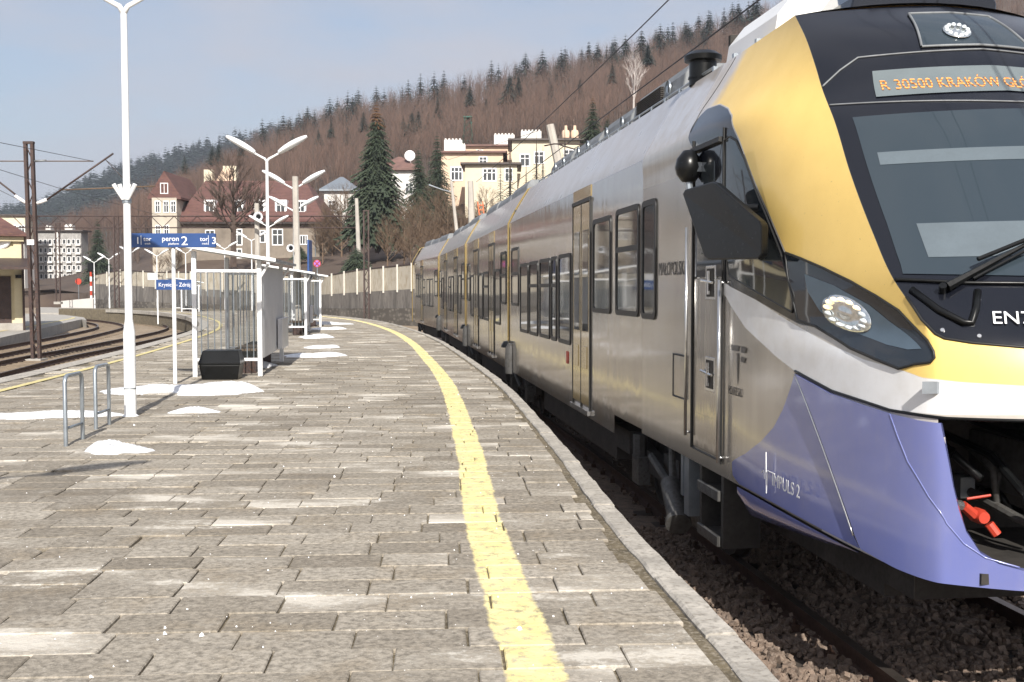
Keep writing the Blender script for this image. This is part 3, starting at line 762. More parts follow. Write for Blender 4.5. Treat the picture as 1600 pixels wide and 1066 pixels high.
# wrap the flat lettering onto the curved display
for v_ in tx.data.vertices:
    d = v_.co.y; t = (d - .0); 
    jx = 1 + (d - crs(3.42)[4]) / (1.41 - crs(3.42)[4])
    if d <= 1.41: jx = max(jx, 1.0)
    else: jx = 4 - (1 + ((2.82 - d) - crs(3.42)[4]) / (1.41 - crs(3.42)[4]))
    vh = 3.365 + (v_.co - a).dot((c_ - a).normalized()) / (c_ - a).length * .11
    v_.co = nose(jx, vh) + nrm(jx, vh) * -SGN * .0125
TL = [(1.62, 3.68), (1.70, 4.03), (2.30, 4.03), (2.38, 3.68)]
patch('roof_light_cover', TL, .010, M['wsglass'], label='glazed top headlight housing')
band('roof_light_frame', TL, .010, .010, M['roofbox'])
M['reflector'] = pm('lamp_reflector', (.75, .78, .78), .12, .9, .25, 30)
M['lens'] = glassy('lamp_bead', (.65, .7, .72), .03, 1.0)
def lamp_cluster(name, j, v, r, out=.02):
    c = nose(j, v); n = nrm(j, v) * -SGN; t = (nose(j + .02, v) - c).normalized(); t = (t - n * t.dot(n)).normalized(); u = n.cross(t)
    b = MB(); K = 18
    ring = lambda rr, h: [c + n * (out + h) + (t * math.cos(2 * math.pi * k / K) + u * math.sin(2 * math.pi * k / K)) * rr for k in range(K)] 
    rows = [ring(r, .004), ring(r * .96, .014), ring(r * .5, -.002), ring(r * .2, .004)]; rows = [q + q[:1] for q in rows]; b.grid(rows); b.add(rows[-1][:-1], [tuple(range(K))])
    o = b.build(name, M['reflector'], body1, True)
    for k in range(12):
        q = c + n * (out + .012) + (t * math.cos(2 * math.pi * k / 12) + u * math.sin(2 * math.pi * k / 12)) * r * .76
        e = MB(); g = []
        for (h, rr) in ((0, 1), (.5, .85), (.9, .4)): g.append([q + n * h * r * .16 + (t * math.cos(2 * math.pi * i / 8) + u * math.sin(2 * math.pi * i / 8)) * r * .17 * rr for i in range(9)])
        e.grid(g); e.add(g[-1][:-1], [tuple(range(8))]); b2 = e
        o2 = MB(); o2.v = e.v; o2.f = e.f; o2.m = e.m
        if k == 0: acc = MB()
        acc.add(e.v, e.f)
    acc.build('lamp_beads', M['lens'], body1, True); return o
lamp_cluster('top_headlight', 1.90, 3.80, .10, .014)
# --- headlights
M['warmbead'] = pm('lit_lamp_bead', (.8, .7, .5), .1); _b = M['warmbead'].node_tree.nodes['Principled BSDF']; _b.inputs['Emission Color'].default_value = (1, .72, .36, 1); _b.inputs['Emission Strength'].default_value = 1.1
def oval_lamp(j, v):
    def q(a, k, h): jj_, vv_ = j + .050 * k * math.cos(a), v + .122 * k * math.sin(a); return nose(jj_, vv_) + nrm(jj_, vv_) * -SGN * h
    b = MB(); K = 24; rows = [[q(2 * math.pi * i / K, k, h) for i in range(K + 1)] for k, h in ((1, .012), (.97, .024), (.55, .013), (.25, .02))]; b.grid(rows); b.add(rows[-1][:-1], [tuple(range(K))]); b.build('headlamp', M['reflector'], body1, True)
    for i in range(14):
        a = 2 * math.pi * i / 14; b = MB(); c = q(a, .76, .018); n_ = nrm(j, v) * -SGN; t1 = (q(a, .9, .018) - c); t2 = (q(a + .19, .76, .018) - c)
        g = [[c + n_ * h + (t1 * math.cos(2 * math.pi * e / 8) + t2 * math.sin(2 * math.pi * e / 8)) * r_ for e in range(9)] for h, r_ in ((0, 1), (.014, .8), (.022, .35))]; b.grid(g); b.add(g[-1][:-1], [tuple(range(8))])
        b.build('lamp_bead', M['warmbead'] if math.sin(a) > .25 else M['lens'], body1, True)
HL = [(.763, 2.304), (.799, 2.262), (.855, 2.185), (.908, 2.095), (.945, 2.005), (.971, 1.92), (.982, 1.81), (.997, 1.69), (.998, 1.655), (.985, 1.628), (.944, 1.612), (.907, 1.578), (.86, 1.62), (.818, 1.671), (.77, 1.797), (.733, 1.833), (.739, 1.965), (.75, 2.15)]
M['hlglass'] = glassy('headlight_cover', (.020, .026, .034), .04, .7)
M['hlinner'] = pm('headlight_inner_grey', (.10, .14, .18), .35, .2, .1)
for mir in (False, True):
    f_ = mirror if mir else (lambda q: q)
    patch('headlight', f_(HL), .006, M['hlglass'], label='dark almond shaped headlight cover')
    band('headlight_seal', f_(HL), .009, .006, M['seal'])
    INN = [(.80, 2.15), (.865, 2.07), (.92, 1.95), (.955, 1.80), (.972, 1.70), (.94, 1.69), (.90, 1.71), (.845, 1.78), (.80, 1.90), (.79, 2.03)]
    patch('headlight_reflector', f_(INN), .009, M['hlinner'], res=(.02, .04))
    oval_lamp(3.14 if mir else .86, 1.89)
# --- cab side glazing
GW = [(.60, 3.10), (.64, 3.25), (.672, 3.27), (.693, 3.22), (.712, 3.05), (.735, 2.619), (.748, 2.306), (.748, 2.0), (.725, 1.885), (.66, 1.99), (.558, 2.158), (.57, 2.6)]
for mir in (False, True):
    f_ = mirror if mir else (lambda q: q)
    patch('cab_side_window', f_(GW), .006, M['glass'], label='dark triangular cab side window')
    band('window_seal', f_(GW), .008, .004, M['seal'])
# --- blue skirt and its seams
BL1 = [(.532, .66), (.575, .775), (.615, .916), (.645, 1.05), (.666, 1.194), (.682, 1.34), (.694, 1.462), (.73, 1.19), (.775, .86), (.815, .565), (.825, .515), (.56, .515), (.535, .56)]
BL2 = [(.699, 1.458), (.769, 1.372), (.83, 1.335), (.89, 1.306), (.95, 1.292), (1.012, 1.288), (1.03, 1.14), (1.049, .982), (1.07, .87), (1.099, .769), (1.16, .672), (1.24, .626), (1.355, .602), (2, .585), (2, .505), (1.3, .503), (.9, .503), (.832, .52), (.82, .585), (.78, .86), (.735, 1.19)]
BL2 = BL2[:13] + [(2, .585)] + [(4 - j, v) for j, v in BL2[12::-1]] + [(4 - .735, 1.19), (4 - .78, .86), (4 - .82, .585), (4 - .832, .52), (3.1, .503), (2.7, .503), (2, .505)] + BL2[15:]
for mir in (False, True):
    f_ = mirror if mir else (lambda q: q)
    patch('side_skirt', f_(BL1), .008, M['blue'], thick=.02)
patch('front_skirt', BL2, .022, M['blue'], thick=.05, label='violet blue front skirt with a wide coupler opening')
band('skirt_seam', [(.697, 1.46), (.732, 1.19), (.777, .86), (.817, .575)], .006, .020, M['alu'], False)
band('skirt_crease', [(.89, 1.305), (.905, 1.19), (.925, 1.07), (.97, .92), (1.02, .80), (1.09, .71), (1.18, .652), (1.33, .618)], .005, .021, M['blue'], False)
band('white_band_lip', [(.694, 1.478), (.769, 1.385), (.884, 1.325), (1.036, 1.315), (1.5, 1.325), (2, 1.33), (2.5, 1.325), (2.96, 1.315), (3.116, 1.325)], .010, .004, M['black'], False)
# lower blue sill under the side skirt
b = MB(); rows = []
for k in range(14):
    t = k / 13; j = .555 + .27 * t; p = nose(j, .5); dz = (.21 * (1 - t) ** .8 + .015) * min(1, .55 + t * 6)
    rows.append([p + Vector((0, -.012, -.012)), p + Vector((0, -.010, -.5 * dz)), p + Vector((0, .05, -dz)), p + Vector((0, .25, -dz))])
b.grid(rows); sub('lower_sill', b, M['blue'], True)
# --- coupler bay
b = MB(); b.box(16.1, 16.15, .3, 2.52, .3, 1.36); b.box(16.1, 16.75, .36, .42, .62, 1.3); b.box(16.1, 16.75, 2.40, 2.46, .62, 1.3); b.box(16.1, 16.95, .42, 2.40, 1.31, 1.36); b.box(16.1, 17.25, .5, 2.3, .40, .46)
sub('coupler_bay', b, M['under'])
b = MB(); b.box(16.15, 16.9, 1.05, 1.77, .78, 1.12); b.box(16.9, 17.25, 1.12, 1.70, .80, 1.22); b.tube([(17.2, 1.25, 1.0), (17.38, 1.25, 1.0)], [.09, .05], 12); b.tube([(16.3, .95, .75), (16.9, .95, .68), (17.2, 1.1, .6)], .03, 8)
sub('coupler', b, M['undergrey'], 30, 'automatic coupler inside the skirt opening')
b = MB(); b.tube([(16.2, .85, 1.1), (16.8, .82, 1.05), (17.05, .88, .86), (17.0, .95, .66)], .028, 8); b.tube([(16.2, 1.0, 1.2), (16.9, .98, 1.15), (17.15, 1.0, .95), (17.05, 1.06, .7)], .024, 8)
for q in ((16.16, .55, 1.16), (16.16, .55, .88), (16.16, .7, 1.05)): b.lathe([(0, .05), (.03, .05), (.06, .03), (.07, 0)], q, 12, axis='x')
sub('brake_hoses', b, M['black'], 30)
M['redpaint'] = pm('red_paint', (.48, .05, .025), .5, var=.3)
b = MB(); b.lathe([(0, .05), (.035, .05), (.045, .015), (.045, -.05), (0, -.05)], (16.95, .66, .72), 12, axis='x'); b.tube([(16.95, .62, .73), (16.97, .54, .79)], [.035, .03], 8); b.tube([(16.98, .70, .68), (17.0, .74, .62)], .028, 8)
sub('brake_valve', b, M['redpaint'], 30, 'red brake cock in the coupler opening')
b = MB(); b.tube([(16.98, .56, .83), (16.99, .70, .85)], .008, 6); sub('valve_lever', b, M['redpaint'])
b = MB(); b.tube([(16.97, .53, .79), (16.99, .47, .80)], .03, 8); sub('hose_coupling', b, M['alu'])
rq = random.Random(12)
for k in range(16):
    y0, z0 = rq.uniform(.5, 1.6), rq.uniform(.6, 1.25); b = MB(); b.tube([(16.16, y0, z0), (16.4 + rq.uniform(0, .3), y0 + rq.uniform(-.1, .1), z0 + rq.uniform(-.1, .05)), (16.5 + rq.uniform(0, .35), y0 + rq.uniform(-.2, .3), z0 - rq.uniform(.1, .35))], rq.uniform(.012, .028), 7); sub('hose', b, M['black'] if k % 3 else M['undergrey'], True)
for k in range(7):
    y0, z0 = rq.uniform(.5, 1.5), rq.uniform(.65, 1.2); b = MB(); b.box(16.16, 16.3 + rq.uniform(0, .15), y0, y0 + rq.uniform(.06, .18), z0, z0 + rq.uniform(.05, .14)); sub('valve_block', b, M['undergrey'] if k % 2 else M['galv'])
for ln in ([(.425, 3.47), (.44, 3.7), (.47, 3.95), (.50, 4.13)]  ,): band('panel_seam', ln, .004, .001, M['seal'], False)
# front details: step box on the white band, lettering, wiper
p = nose(.992, 1.485); b = MB(); n_ = nrm(.992, 1.485) * -SGN; b.prism([p + Vector((0, -.045, .035)), p + Vector((0, .045, .035)), p + Vector((0, .045, -.035)), p + Vector((0, -.045, -.035))], n_ * .06); sub('sensor_box', b, M['galv'])
def surf_text(name, txt, size, mat, j0, v0, up=.2, out=.012, xs=1.0):
    a = nose(j0, v0); x = nose(j0 + .05, v0) - a; y = nose(j0, v0 + .05) - a; n_ = nrm(j0, v0) * -SGN
    return text_obj(name, txt, size, mat, body1, frame(a + n_ * out, x, y), .0008, xs=xs)
surf_text('fleet_number', 'EN79', .125, M['sign_white'], 1.285, 1.845, out=.012, xs=.95)
WIP = [nose(1.19, 2.035) + nrm(1.19, 2.035) * -SGN * .04, nose(1.64, 2.27) + nrm(1.64, 2.27) * -SGN * .06]
b = MB(); b.tube([WIP[0], WIP[0].lerp(WIP[1], .25), WIP[1]], [.03, .022, .012], 6); w2 = [p + Vector((.02, 0, -.03)) for p in WIP]; b.tube([w2[0].lerp(w2[1], .3), w2[1]], .009, 5)
b.tube([nose(1.17, 2.03) + nrm(1.17, 2.03) * -SGN * .0, nose(1.17, 2.03) + nrm(1.17, 2.03) * -SGN * .06], .022, 10); b.tube([WIP[0] + (WIP[1] - WIP[0]) * .35 + Vector((.02, 0, .07)), WIP[1] + Vector((.02, 0, .03))], .014, 5)
sub('wiper', b, M['black'], 30)
b = MB(); CHV = [(1.045, 2.04), (1.10, 1.92), (1.17, 1.85), (1.20, 1.85), (1.26, 1.93), (1.32, 2.03)]; b.tube([nose(j, v) + nrm(j, v) * -SGN * .008 for j, v in CHV], .022, 8); sub('wiper_recess_moulding', b, M['black'], True)
for j, v in ((1.05, 2.02), (1.30, 1.98), (1.20, 1.78), (1.06, 1.81)):
    b = MB(); c = nose(j, v); n_ = nrm(j, v) * -SGN; b.tube([c, c + n_ * .009], .012, 8); sub('panel_screw', b, M['alu'])
band('black_panel_edge', [(1.004, 2.0), (1.003, 1.868), (1.022, 1.79), (1.05, 1.765), (1.161, 1.743), (1.374, 1.723), (2, 1.71)], .008, .003, M['seal'], False)

# --- platform side of the leading car
def window_on(par, s0, s1, z0, z1, split=None, d=0.0, sg=-1, r=.09):
    """rounded window: dark frame, pane just inside it"""
    def rr(a0, a1, b0, b1, rad_, off):
        pts = []
        for cx, cz, q in ((a1 - rad_, b1 - rad_, 0), (a0 + rad_, b1 - rad_, 1), (a0 + rad_, b0 + rad_, 2), (a1 - rad_, b0 + rad_, 3)):
            for k in range(6):
                an = math.pi / 2 * (q + k / 5); pts.append((cx + rad_ * math.cos(an), d + sg * off, cz + rad_ * math.sin(an)))
        return pts
    b = MB(); o_, i_, i2 = rr(s0, s1, z0, z1, r, .016), rr(s0 + .06, s1 - .06, z0 + .06, z1 - .06, r * .7, .016), rr(s0 + .06, s1 - .06, z0 + .06, z1 - .06, r * .7, .004)
    ob = rr(s0, s1, z0, z1, r, -.01); n = len(o_)
    for A_, B_ in ((o_, i_), (i_, i2), (ob, o_)): b.grid([A_ + A_[:1], B_ + B_[:1]])
    if split: b.box(s0 + .05, s1 - .05, d + sg * .016 if sg < 0 else d, d if sg < 0 else d + .016, split - .03, split + .03)
    w = b.build('window', M['seal'], par, 30)
    b = MB(); b.add(rr(s0 + .058, s1 - .058, z0 + .058, z1 - .058, r * .7, .005), [tuple(range(n))]); b.build('window_pane', M['glass'], par)
    return w
def door_on(par, s0, s1, z0, z1, d=0.0):
    sm = (s0 + s1) / 2
    for a, c in ((s0 + .03, sm - .012), (sm + .012, s1 - .03)):
        b = MB(); b.box(a, c, d - .014, d + .02, z0 + .05, z1 - .05); bevel_obj(b.build('door_leaf', M['gold'], par), .01)
        b = MB(); b.box(a + .10, c - .10, d - .019, d - .010, z0 + 1.05, z1 - .42); bevel_obj(b.build('door_pane', M['glass'], par), .004)
        b = MB(); b.box(a + .16, c - .16, d - .020, d - .012, z0 + .55, z0 + .85); bevel_obj(b.build('door_panel', M['gold'], par), .004)
    b = MB(); b.box(s0, s0 + .035, d - .02, d, z0, z1); b.box(s1 - .035, s1, d - .02, d, z0, z1); b.box(s0, s1, d - .03, d, z1 - .05, z1); b.box(sm - .012, sm + .012, d - .018, d, z0, z1); b.build('door_frame', M['seal'], par)
    b = MB(); b.box(s0 - .02, s1 + .02, d - .05, d, z0 - .06, z0); b.build('door_sill', M['alu'], par)
    b = MB(); b.box(s0, s1, d - .008, d, z1 + .01, 3.42); b.build('door_header', M['gold'], par)
def far_side(par, L):
    for k in range(int(L / 2.2)): window_on(par, .9 + 2.2 * k, 2.4 + 2.2 * k, 1.25, 2.5, d=2.82, sg=1)
for s0, s1, z0, z1, sp in ((8.86, 9.95, 1.74, 2.94, None), (10.22, 11.36, 1.74, 2.97, 2.50), (11.48, 12.08, 1.73, 2.97, None), (6.20, 7.26, 1.22, 2.57, None), (5.50, 6.02, 1.22, 2.56, 2.1), (4.26, 5.36, 1.22, 2.55, 2.1), (3.00, 4.05, 1.21, 2.54, 2.1), (1.74, 2.84, 1.21, 2.53, None), (.38, 1.5, 1.70, 2.88, 2.35)):
    window_on(body1, s0, s1, z0, z1, sp)
far_side(body1, 11)
door_on(body1, 7.45, 8.72, .42, 3.26)
b = MB(); b.box(6.92, 7.05, -.012, 0, .94, 1.12); sub('door_button', b, M['redpaint'])
# cab door with rails and handles
b = MB(); b.tube([(13.38, -.012, .62), (13.38, -.012, 3.36)], .014, 6); b.tube([(14.22, -.012, .60), (14.22, -.012, 3.36)], .010, 6); b.tube([(13.38, -.006, .62), (14.22, -.006, .62)], .008, 6); sub('cab_door_gap', b, M['seal'])
b = MB(); b.box(13.42, 14.19, -.010, .02, .64, 2.14); bevel_obj(sub('cab_door', b, M['silver']), .01)
b = MB(); b.box(13.42, 14.19, -.010, .02, 2.145, 3.36); bevel_obj(sub('cab_door_upper', b, M['screen']), .01)
b = MB(); b.box(13.62, 13.98, -.016, .0, 2.35, 3.12); bevel_obj(sub('cab_door_window', b, M['glass']), .006)
b = MB(); b.box(13.40, 14.2, -.05, .0, 3.25, 3.29); sub('rain_strip', b, M['seal'])
for z in (1.17, 1.95):
    b = MB(); b.box(13.76, 14.04, -.014, .0, z, z + .30); o = bevel_obj(sub('handle_recess', b, M['alu']), .008)
    b = MB(); b.box(13.80, 14.0, -.017, .0, z + .03, z + .27); sub('handle_pocket', b, M['under'])
    b = MB(); b.tube([(13.70, -.03, z + .17), (14.0, -.03, z + .15)], .012, 6); b.tube([(13.9, -.03, z + .05), (13.9, -.03, z + .25)], .014, 6); sub('door_handle', b, M['alu'], 30)
b = MB(); b.tube([(14.26, -.05, .62), (14.26, -.05, 2.12)], .017, 8); b.tube([(14.26, 0, 2.1), (14.26, -.05, 2.1)], .012, 6); b.tube([(14.26, 0, .66), (14.26, -.05, .66)], .012, 6); sub('grab_rail', b, M['alu'], True)
b = MB(); b.tube([(13.31, -.05, .72), (13.31, -.05, 2.6)], .015, 8); b.tube([(13.31, 0, .75), (13.31, -.05, .75)], .012, 6); sub('grab_rail', b, M['alu'], True)
b = MB(); b.box(12.76, 13.16, -.012, .01, 1.03, 1.43); bevel_obj(sub('service_hatch', b, M['silver']), .02)
band2 = MB(); band2.tube([(12.76, -.012, 1.03), (13.16, -.012, 1.03), (13.16, -.012, 1.43), (12.76, -.012, 1.43), (12.76, -.012, 1.03)], .008, 5); sub('hatch_frame', band2, M['seal'])
b = MB(); b.box(13.5, 14.12, -.013, 0, .70, .95); sub('door_foot_panel', b, M['silver'])
def side_text(name, txt, size, s0, z0, mat, xs=1.0): return text_obj(name, txt, size, mat, body1, frame((s0, -.004, z0), (1, 0, 0), (0, 0, 1)), .0008, xs=xs)
side_text('lettering', 'MAŁOPOLSKA', .185, 12.16, 2.18, M['lettergrey'], .85)
side_text('lettering', 'POLREGIO', .095, 14.36, 1.20, M['lettergrey'], .75)
b = MB(); b.add([(14.42, -.004, 1.60), (14.62, -.004, 1.60), (14.60, -.004, 1.555), (14.44, -.004, 1.555)], [(0, 1, 2, 3)]); b.add([(14.66, -.004, 1.60), (14.78, -.004, 1.59), (14.76, -.004, 1.55), (14.66, -.004, 1.55)], [(0, 1, 2, 3)]); b.add([(14.66, -.004, 1.52), (14.76, -.004, 1.51), (14.74, -.004, 1.47), (14.66, -.004, 1.48)], [(0, 1, 2, 3)]); b.add([(14.56, -.004, 1.54), (14.61, -.004, 1.54), (14.60, -.004, 1.32), (14.585, -.004, 1.28)], [(0, 1, 2, 3)])
sub('operator_emblem', b, M['lettergrey'])
sx = nose(.66, .70)
side_text('lettering', 'IMPULS 2', .13, 15.40, .64, M['sign_white'], 1.0).location.y = -.016
b = MB(); b.tube([(15.20, -.022, .70), (15.24, -.022, .72), (15.26, -.022, .66), (15.285, -.022, .86), (15.30, -.022, .56), (15.32, -.022, .73), (15.46, -.022, .73)], .0035, 5); sub('pulse_emblem', b, M['sign_white'])
# side mirror and camera pod
C_ = lambda px, py, d: None
def side_at(x, y, d):
    a = (x - 800) / FPX; bq = -(y - 533) / FPX; fy = math.cos(PITCH) + bq * math.sin(PITCH); fz = -math.sin(PITCH) + bq * math.cos(PITCH)
    W1 = wv(U1); q = J1 + W1 * d; den = a * (-U1.y) + fy * U1.x; t = (q.x * -U1.y + q.y * U1.x) / den
    P = Vector((a * t, fy * t, 0)) - J1; return Vector((P.dot(U1), d, EYE + fz * t + .5))
MIR = [(1066, 303), (1070, 296), (1112, 284), (1118, 286), (1186, 345), (1190, 352), (1190, 398), (1184, 405), (1106, 406), (1100, 402)]
mp = [side_at(x, y, -.34 + .22 * (x - 1066) / 124) for x, y in MIR]
b = MB(); b.prism(mp, (-.05, .07, 0)); bevel_obj(sub('mirror', b, M['black'], label='large black angular wing mirror'), .012, 2)
b = MB(); q0 = sum(mp, Vector()) / len(mp); b.tube([q0 + Vector((0, .08, .1)), Vector((q0.x + .1, .02, q0.z + .1))], .03, 8); sub('mirror_arm', b, M['black']); b = MB(); b.tube([q0 + Vector((0, .08, -.1)), Vector((q0.x + .1, .02, q0.z - .1))], .02, 8); sub('mirror_arm', b, M['black'])
c = side_at(1076, 259, -.10); b = MB(); b.lathe([(0, -.15), (.06, -.14), (.105, -.08), (.12, -.02), (.105, .06), (.05, .13), (0, .14)], c, 14); sub('camera_pod', b, M['black'], True)
b = MB(); b.tube([c + Vector((0, .0, -.12)), c + Vector((.02, .02, -.30))], .03, 8); b.box(c.x - .04, c.x + .1, c.y, .02, c.z - .06, c.z + .02); sub('pod_bracket', b, M['galv'])

# --- roof equipment of the leading car
def rbox(s0, s1, d0, d1, z0, z1, mat='roofbox', name='roof_box', slope=.12, par=None):
    b = MB(); b.prism([(s0, d0, z0), (s0, d0 + .04, z1 - slope), (s0, d0 + slope, z1), (s0, d1 - slope, z1), (s0, d1, z1 - slope), (s0, d1, z0)], (s1 - s0, 0, 0))
    return bevel_obj(b.build(name, M[mat], par or body1), .012)
rbox(12.65, 13.95, .5, 2.32, 4.1, 4.56, 'white', 'air_conditioning_unit', .2); b = MB(); b.box(12.59, 12.65, .56, 2.26, 4.15, 4.48); sub('unit_end_panel', b, M['under'])
b = MB(); b.lathe([(.14, 0), (.14, .24), (.19, .25), (.195, .30), (.13, .345), (0, .35)], (11.9, .52, 4.13), 20); b.lathe([(.15, 0), (.15, .02), (.14, .02)], (11.9, .52, 4.2), 20); sub('roof_vent', b, M['black'], 35, 'dark mushroom vent on the roof')
rbox(8.9, 11.2, .5, 2.32, 4.15, 4.52, name='louvred_roof_box')
for k in range(9):
    b = MB(); b.box(9.15, 10.35, .49, .53, 4.22 + k * .022, 4.232 + k * .022); sub('louvre', b, M['under'])
b = MB(); b.lathe([(.10, -.02), (.10, 0), (.04, 0)], (10.6, .52, 4.33), 16, axis='y'); b.lathe([(.045, -.025), (.0, -.025)], (10.6, .52, 4.33), 12, axis='y'); sub('roof_pulley', b, M['galv'], 30)
rbox(6.9, 8.6, .52, 2.3, 4.15, 4.48); rbox(4.6, 6.6, .5, 2.32, 4.15, 4.44); rbox(2.2, 4.3, .5, 2.32, 4.15, 4.46)
for s_ in (8.2, 7.2, 5.8, 5.0, 3.6, 2.7):
    b = MB(); b.lathe([(.09, -.02), (.09, 0), (.04, 0)], (s_, .53, 4.30), 14, axis='y'); sub('roof_hatch_ring', b, M['galv'], 30)
b = MB()
for k in range(22): b.box(1.0 + k * .6, 1.05 + k * .6, .46, .50, 4.12, 4.22)
b.tube([(1.0, .48, 4.22), (12.4, .48, 4.22)], .014, 6); sub('roof_rail', b, M['galv'])
rbox(13.9, 14.75, .8, 2.02, 4.15, 4.50, 'blue', 'roof_fairing', .2); bpy.data.objects['roof_fairing'].data.materials[0] = M['screen']
# pantograph
b = MB(); b.tube([(.9, 1.0, 4.05), (2.1, 1.2, 4.75)], .03, 6); b.tube([(.9, 1.8, 4.05), (2.1, 1.6, 4.75)], .03, 6); b.tube([(2.1, 1.2, 4.75), (.9, .9, 5.25)], .022, 6); b.tube([(2.1, 1.6, 4.75), (.9, 1.9, 5.25)], .022, 6); b.tube([(.9, .6, 5.2), (.9, .8, 5.27), (.9, 2.0, 5.27), (.9, 2.2, 5.2)], .025, 6)
b.v = [(v[0], v[1], 4.25 + (v[2] - 4.05) * .6) for v in b.v]; sub('pantograph', b, M['darksteel'])

# --- running gear
def wheelset(par, s):
    for d in (.58, 2.24):
        b = MB(); b.lathe([(0, -.06), (.12, -.07), (.16, -.03), (.34, -.03), (.36, -.06), (.41, -.06), (.41, .05), (.44, .06), (.44, .075), (.0, .075)], (s, d, -.10), 24, axis='y'); b.build('wheel', M['under'], par, 30)
    b = MB(); b.tube([(s, .5, -.10), (s, 2.3, -.10)], .08, 10); b.build('axle', M['under'], par)
def bogie(par, s):
    wheelset(par, s - 1.2); wheelset(par, s + 1.2)
    b = MB()
    for d in (.32, 2.4): b.prism([(s - 1.75, d, .12), (s - 1.6, d, .22), (s - .6, d, .10), (s + .6, d, .10), (s + 1.6, d, .22), (s + 1.75, d, .12), (s + 1.7, d, -.06), (s + .7, d, -.10), (s - .7, d, -.10), (s - 1.7, d, -.06)], (0, .12, 0))
    b.box(s - .3, s + .3, .3, 2.5, -.05, .25); b.build('bogie_frame', M['under'], par)
    for k in (-1.2, 1.2):
        b = MB(); b.box(s + k - .16, s + k + .16, .20, .34, -.24, .08); b.tube([(s + k, .26, .05), (s + k, .26, .34)], .09, 10); b.build('axle_box', M['undergrey'], par, 30)
    b = MB(); b.tube([(s - .5, .22, .18), (s + .35, .22, -.02)], .05, 8); b.build('bogie_damper', M['undergrey'], par, 30)
bogie(body1, 11.6); bogie(body1, -.1)
for q in ((3.2, 9.2, .25, 2.6, -.15, .33), (13.2, 16.0, .55, 2.3, -.02, .40), (9.3, 10.1, .2, 2.6, .05, .33)):
    b = MB(); b.box(*q); sub('underfloor_equipment', b, M['under'])
b = MB(); b.tube([(12.25, .12, .46), (12.3, .12, .15), (12.45, .10, .0)], [.03, .04, .06], 10); b.tube([(12.35, .08, .10), (12.85, .02, -.16)], .10, 14); b.tube([(12.85, .02, -.16), (12.9, .01, -.19)], .125, 14); sub('sand_pipe', b, M['undergrey'], 35)
b = MB(); b.box(13.05, 13.2, .02, .16, -.05, .5); b.box(12.9, 12.98, .03, .14, .1, .5); sub('bracket', b, M['galv'])
for z in (.30, -.08):
    b = MB(); b.box(13.62, 14.2, .0, .26, z, z + .04); sub('cab_step', b, M['under']); b = MB(); b.box(13.62, 14.2, -.03, .0, z - .02, z + .07); bevel_obj(sub('step_edge', b, M['undergrey']), .006)
b = MB(); b.box(13.6, 13.66, .0, .3, -.1, .5); b.box(14.2, 14.26, .0, .3, -.1, .5); b.box(13.6, 14.26, .28, .32, -.1, .5); sub('step_frame', b, M['under'])
b = MB(); b.box(16.0, 16.5, .5, 2.32, .10, .34); sub('rail_guard', b, M['under'])

# --- following cars
def joint_kit(par, s):
    b = MB(); b.box(s - .12, s + .12, .12, 2.70, .45, 3.7); b.build('gangway_bellows', M['seal'], par)
    b = MB(); b.lathe([(0, .62), (.10, .60), (.15, .50), (.16, .3), (.16, -.02), (.0, -.02)], (s + .42, .02, .30), 14); b.build('damper_cover', M['undergrey'], par, 30)
    b = MB(); b.box(s - .16, s + .2, -.04, .12, .34, .86); b.lathe([(0, .95), (.12, .93), (.17, .84), (.17, .8)], (s - .02, .0, 0), 12); b.build('joint_buffer', M['black'], par, 30)
    b = MB(); b.tube([(s + .02, .0, .42), (s + .1, -.06, .34), (s + .22, 0, .34)], .03, 6); b.build('jumper_cable', M['galv'], par)
joint_kit(body1, -.06)
def car(A, B, name, label, wins, doors, last=False):
    u = (A - B).normalized(); L = (A - B).length; mb = MB(); E_ = 1.2 if last else 0
    r = car_shell(mb, .10 + E_, L - .10); mb.add(r[-1], [tuple(range(len(FULL)))]); 
    if last:
        tip = [[(.10 + E_ - x, 1.41 + (d - 1.41) * k, (z - .6) * (1 - (1 - k) * .6) + .6 + (.2 if i in (0, len(FULL) - 1) and k < 1 else 0)) for i, (d, z) in enumerate(FULL)] for x, k in ((0, 1), (.4, .985), (.8, .94), (1.1, .84), (1.25, .6))]
        b0 = len(mb.f); mb.grid(tip); mb.add(tip[-1], [tuple(range(len(FULL)))])
        for k in range(b0, len(mb.f) - 1): c = (k - b0) % (len(FULL) - 1); mb.m[k] = 1 if 5 <= c <= len(FULL) - 7 else 0
    else: mb.add(r[0], [tuple(range(len(FULL)))])
    o = mb.build(name, [M['silver'], M['roofw']], train, smooth=35); o.location = (B.x, B.y, -.5); o.rotation_euler = (0, 0, math.atan2(u.y, u.x)); o['label'] = label
    for s0, s1, z0, z1, sp in wins: window_on(o, s0, s1, z0, z1, sp, r=.08)
    for s0, s1 in doors: door_on(o, s0, s1, .46, 3.14)
    far_side(o, L - 1)
    b = MB(); b.box(2.6, L - 2.6, .25, 2.6, -.15, .33); b.build('underfloor_equipment', M['under'], o); bogie(o, 0 if not last else 2.2)
    for k in range(3): rbox(1.2 + k * (L - 2) / 3, .9 + (k + 1) * (L - 2) / 3, .5, 2.32, 4.15, 4.46 - .04 * (k % 2), par=o)
    for k in (.09, L - .09):
        b = MB(); b.tube([(k, d - (.012 if d < 1.4 else -.012), z) for d, z in FULL], .02, 6); b.build('roof_edge_trim', M['gold'], o)
    if not last: joint_kit(o, -.05)
    return o
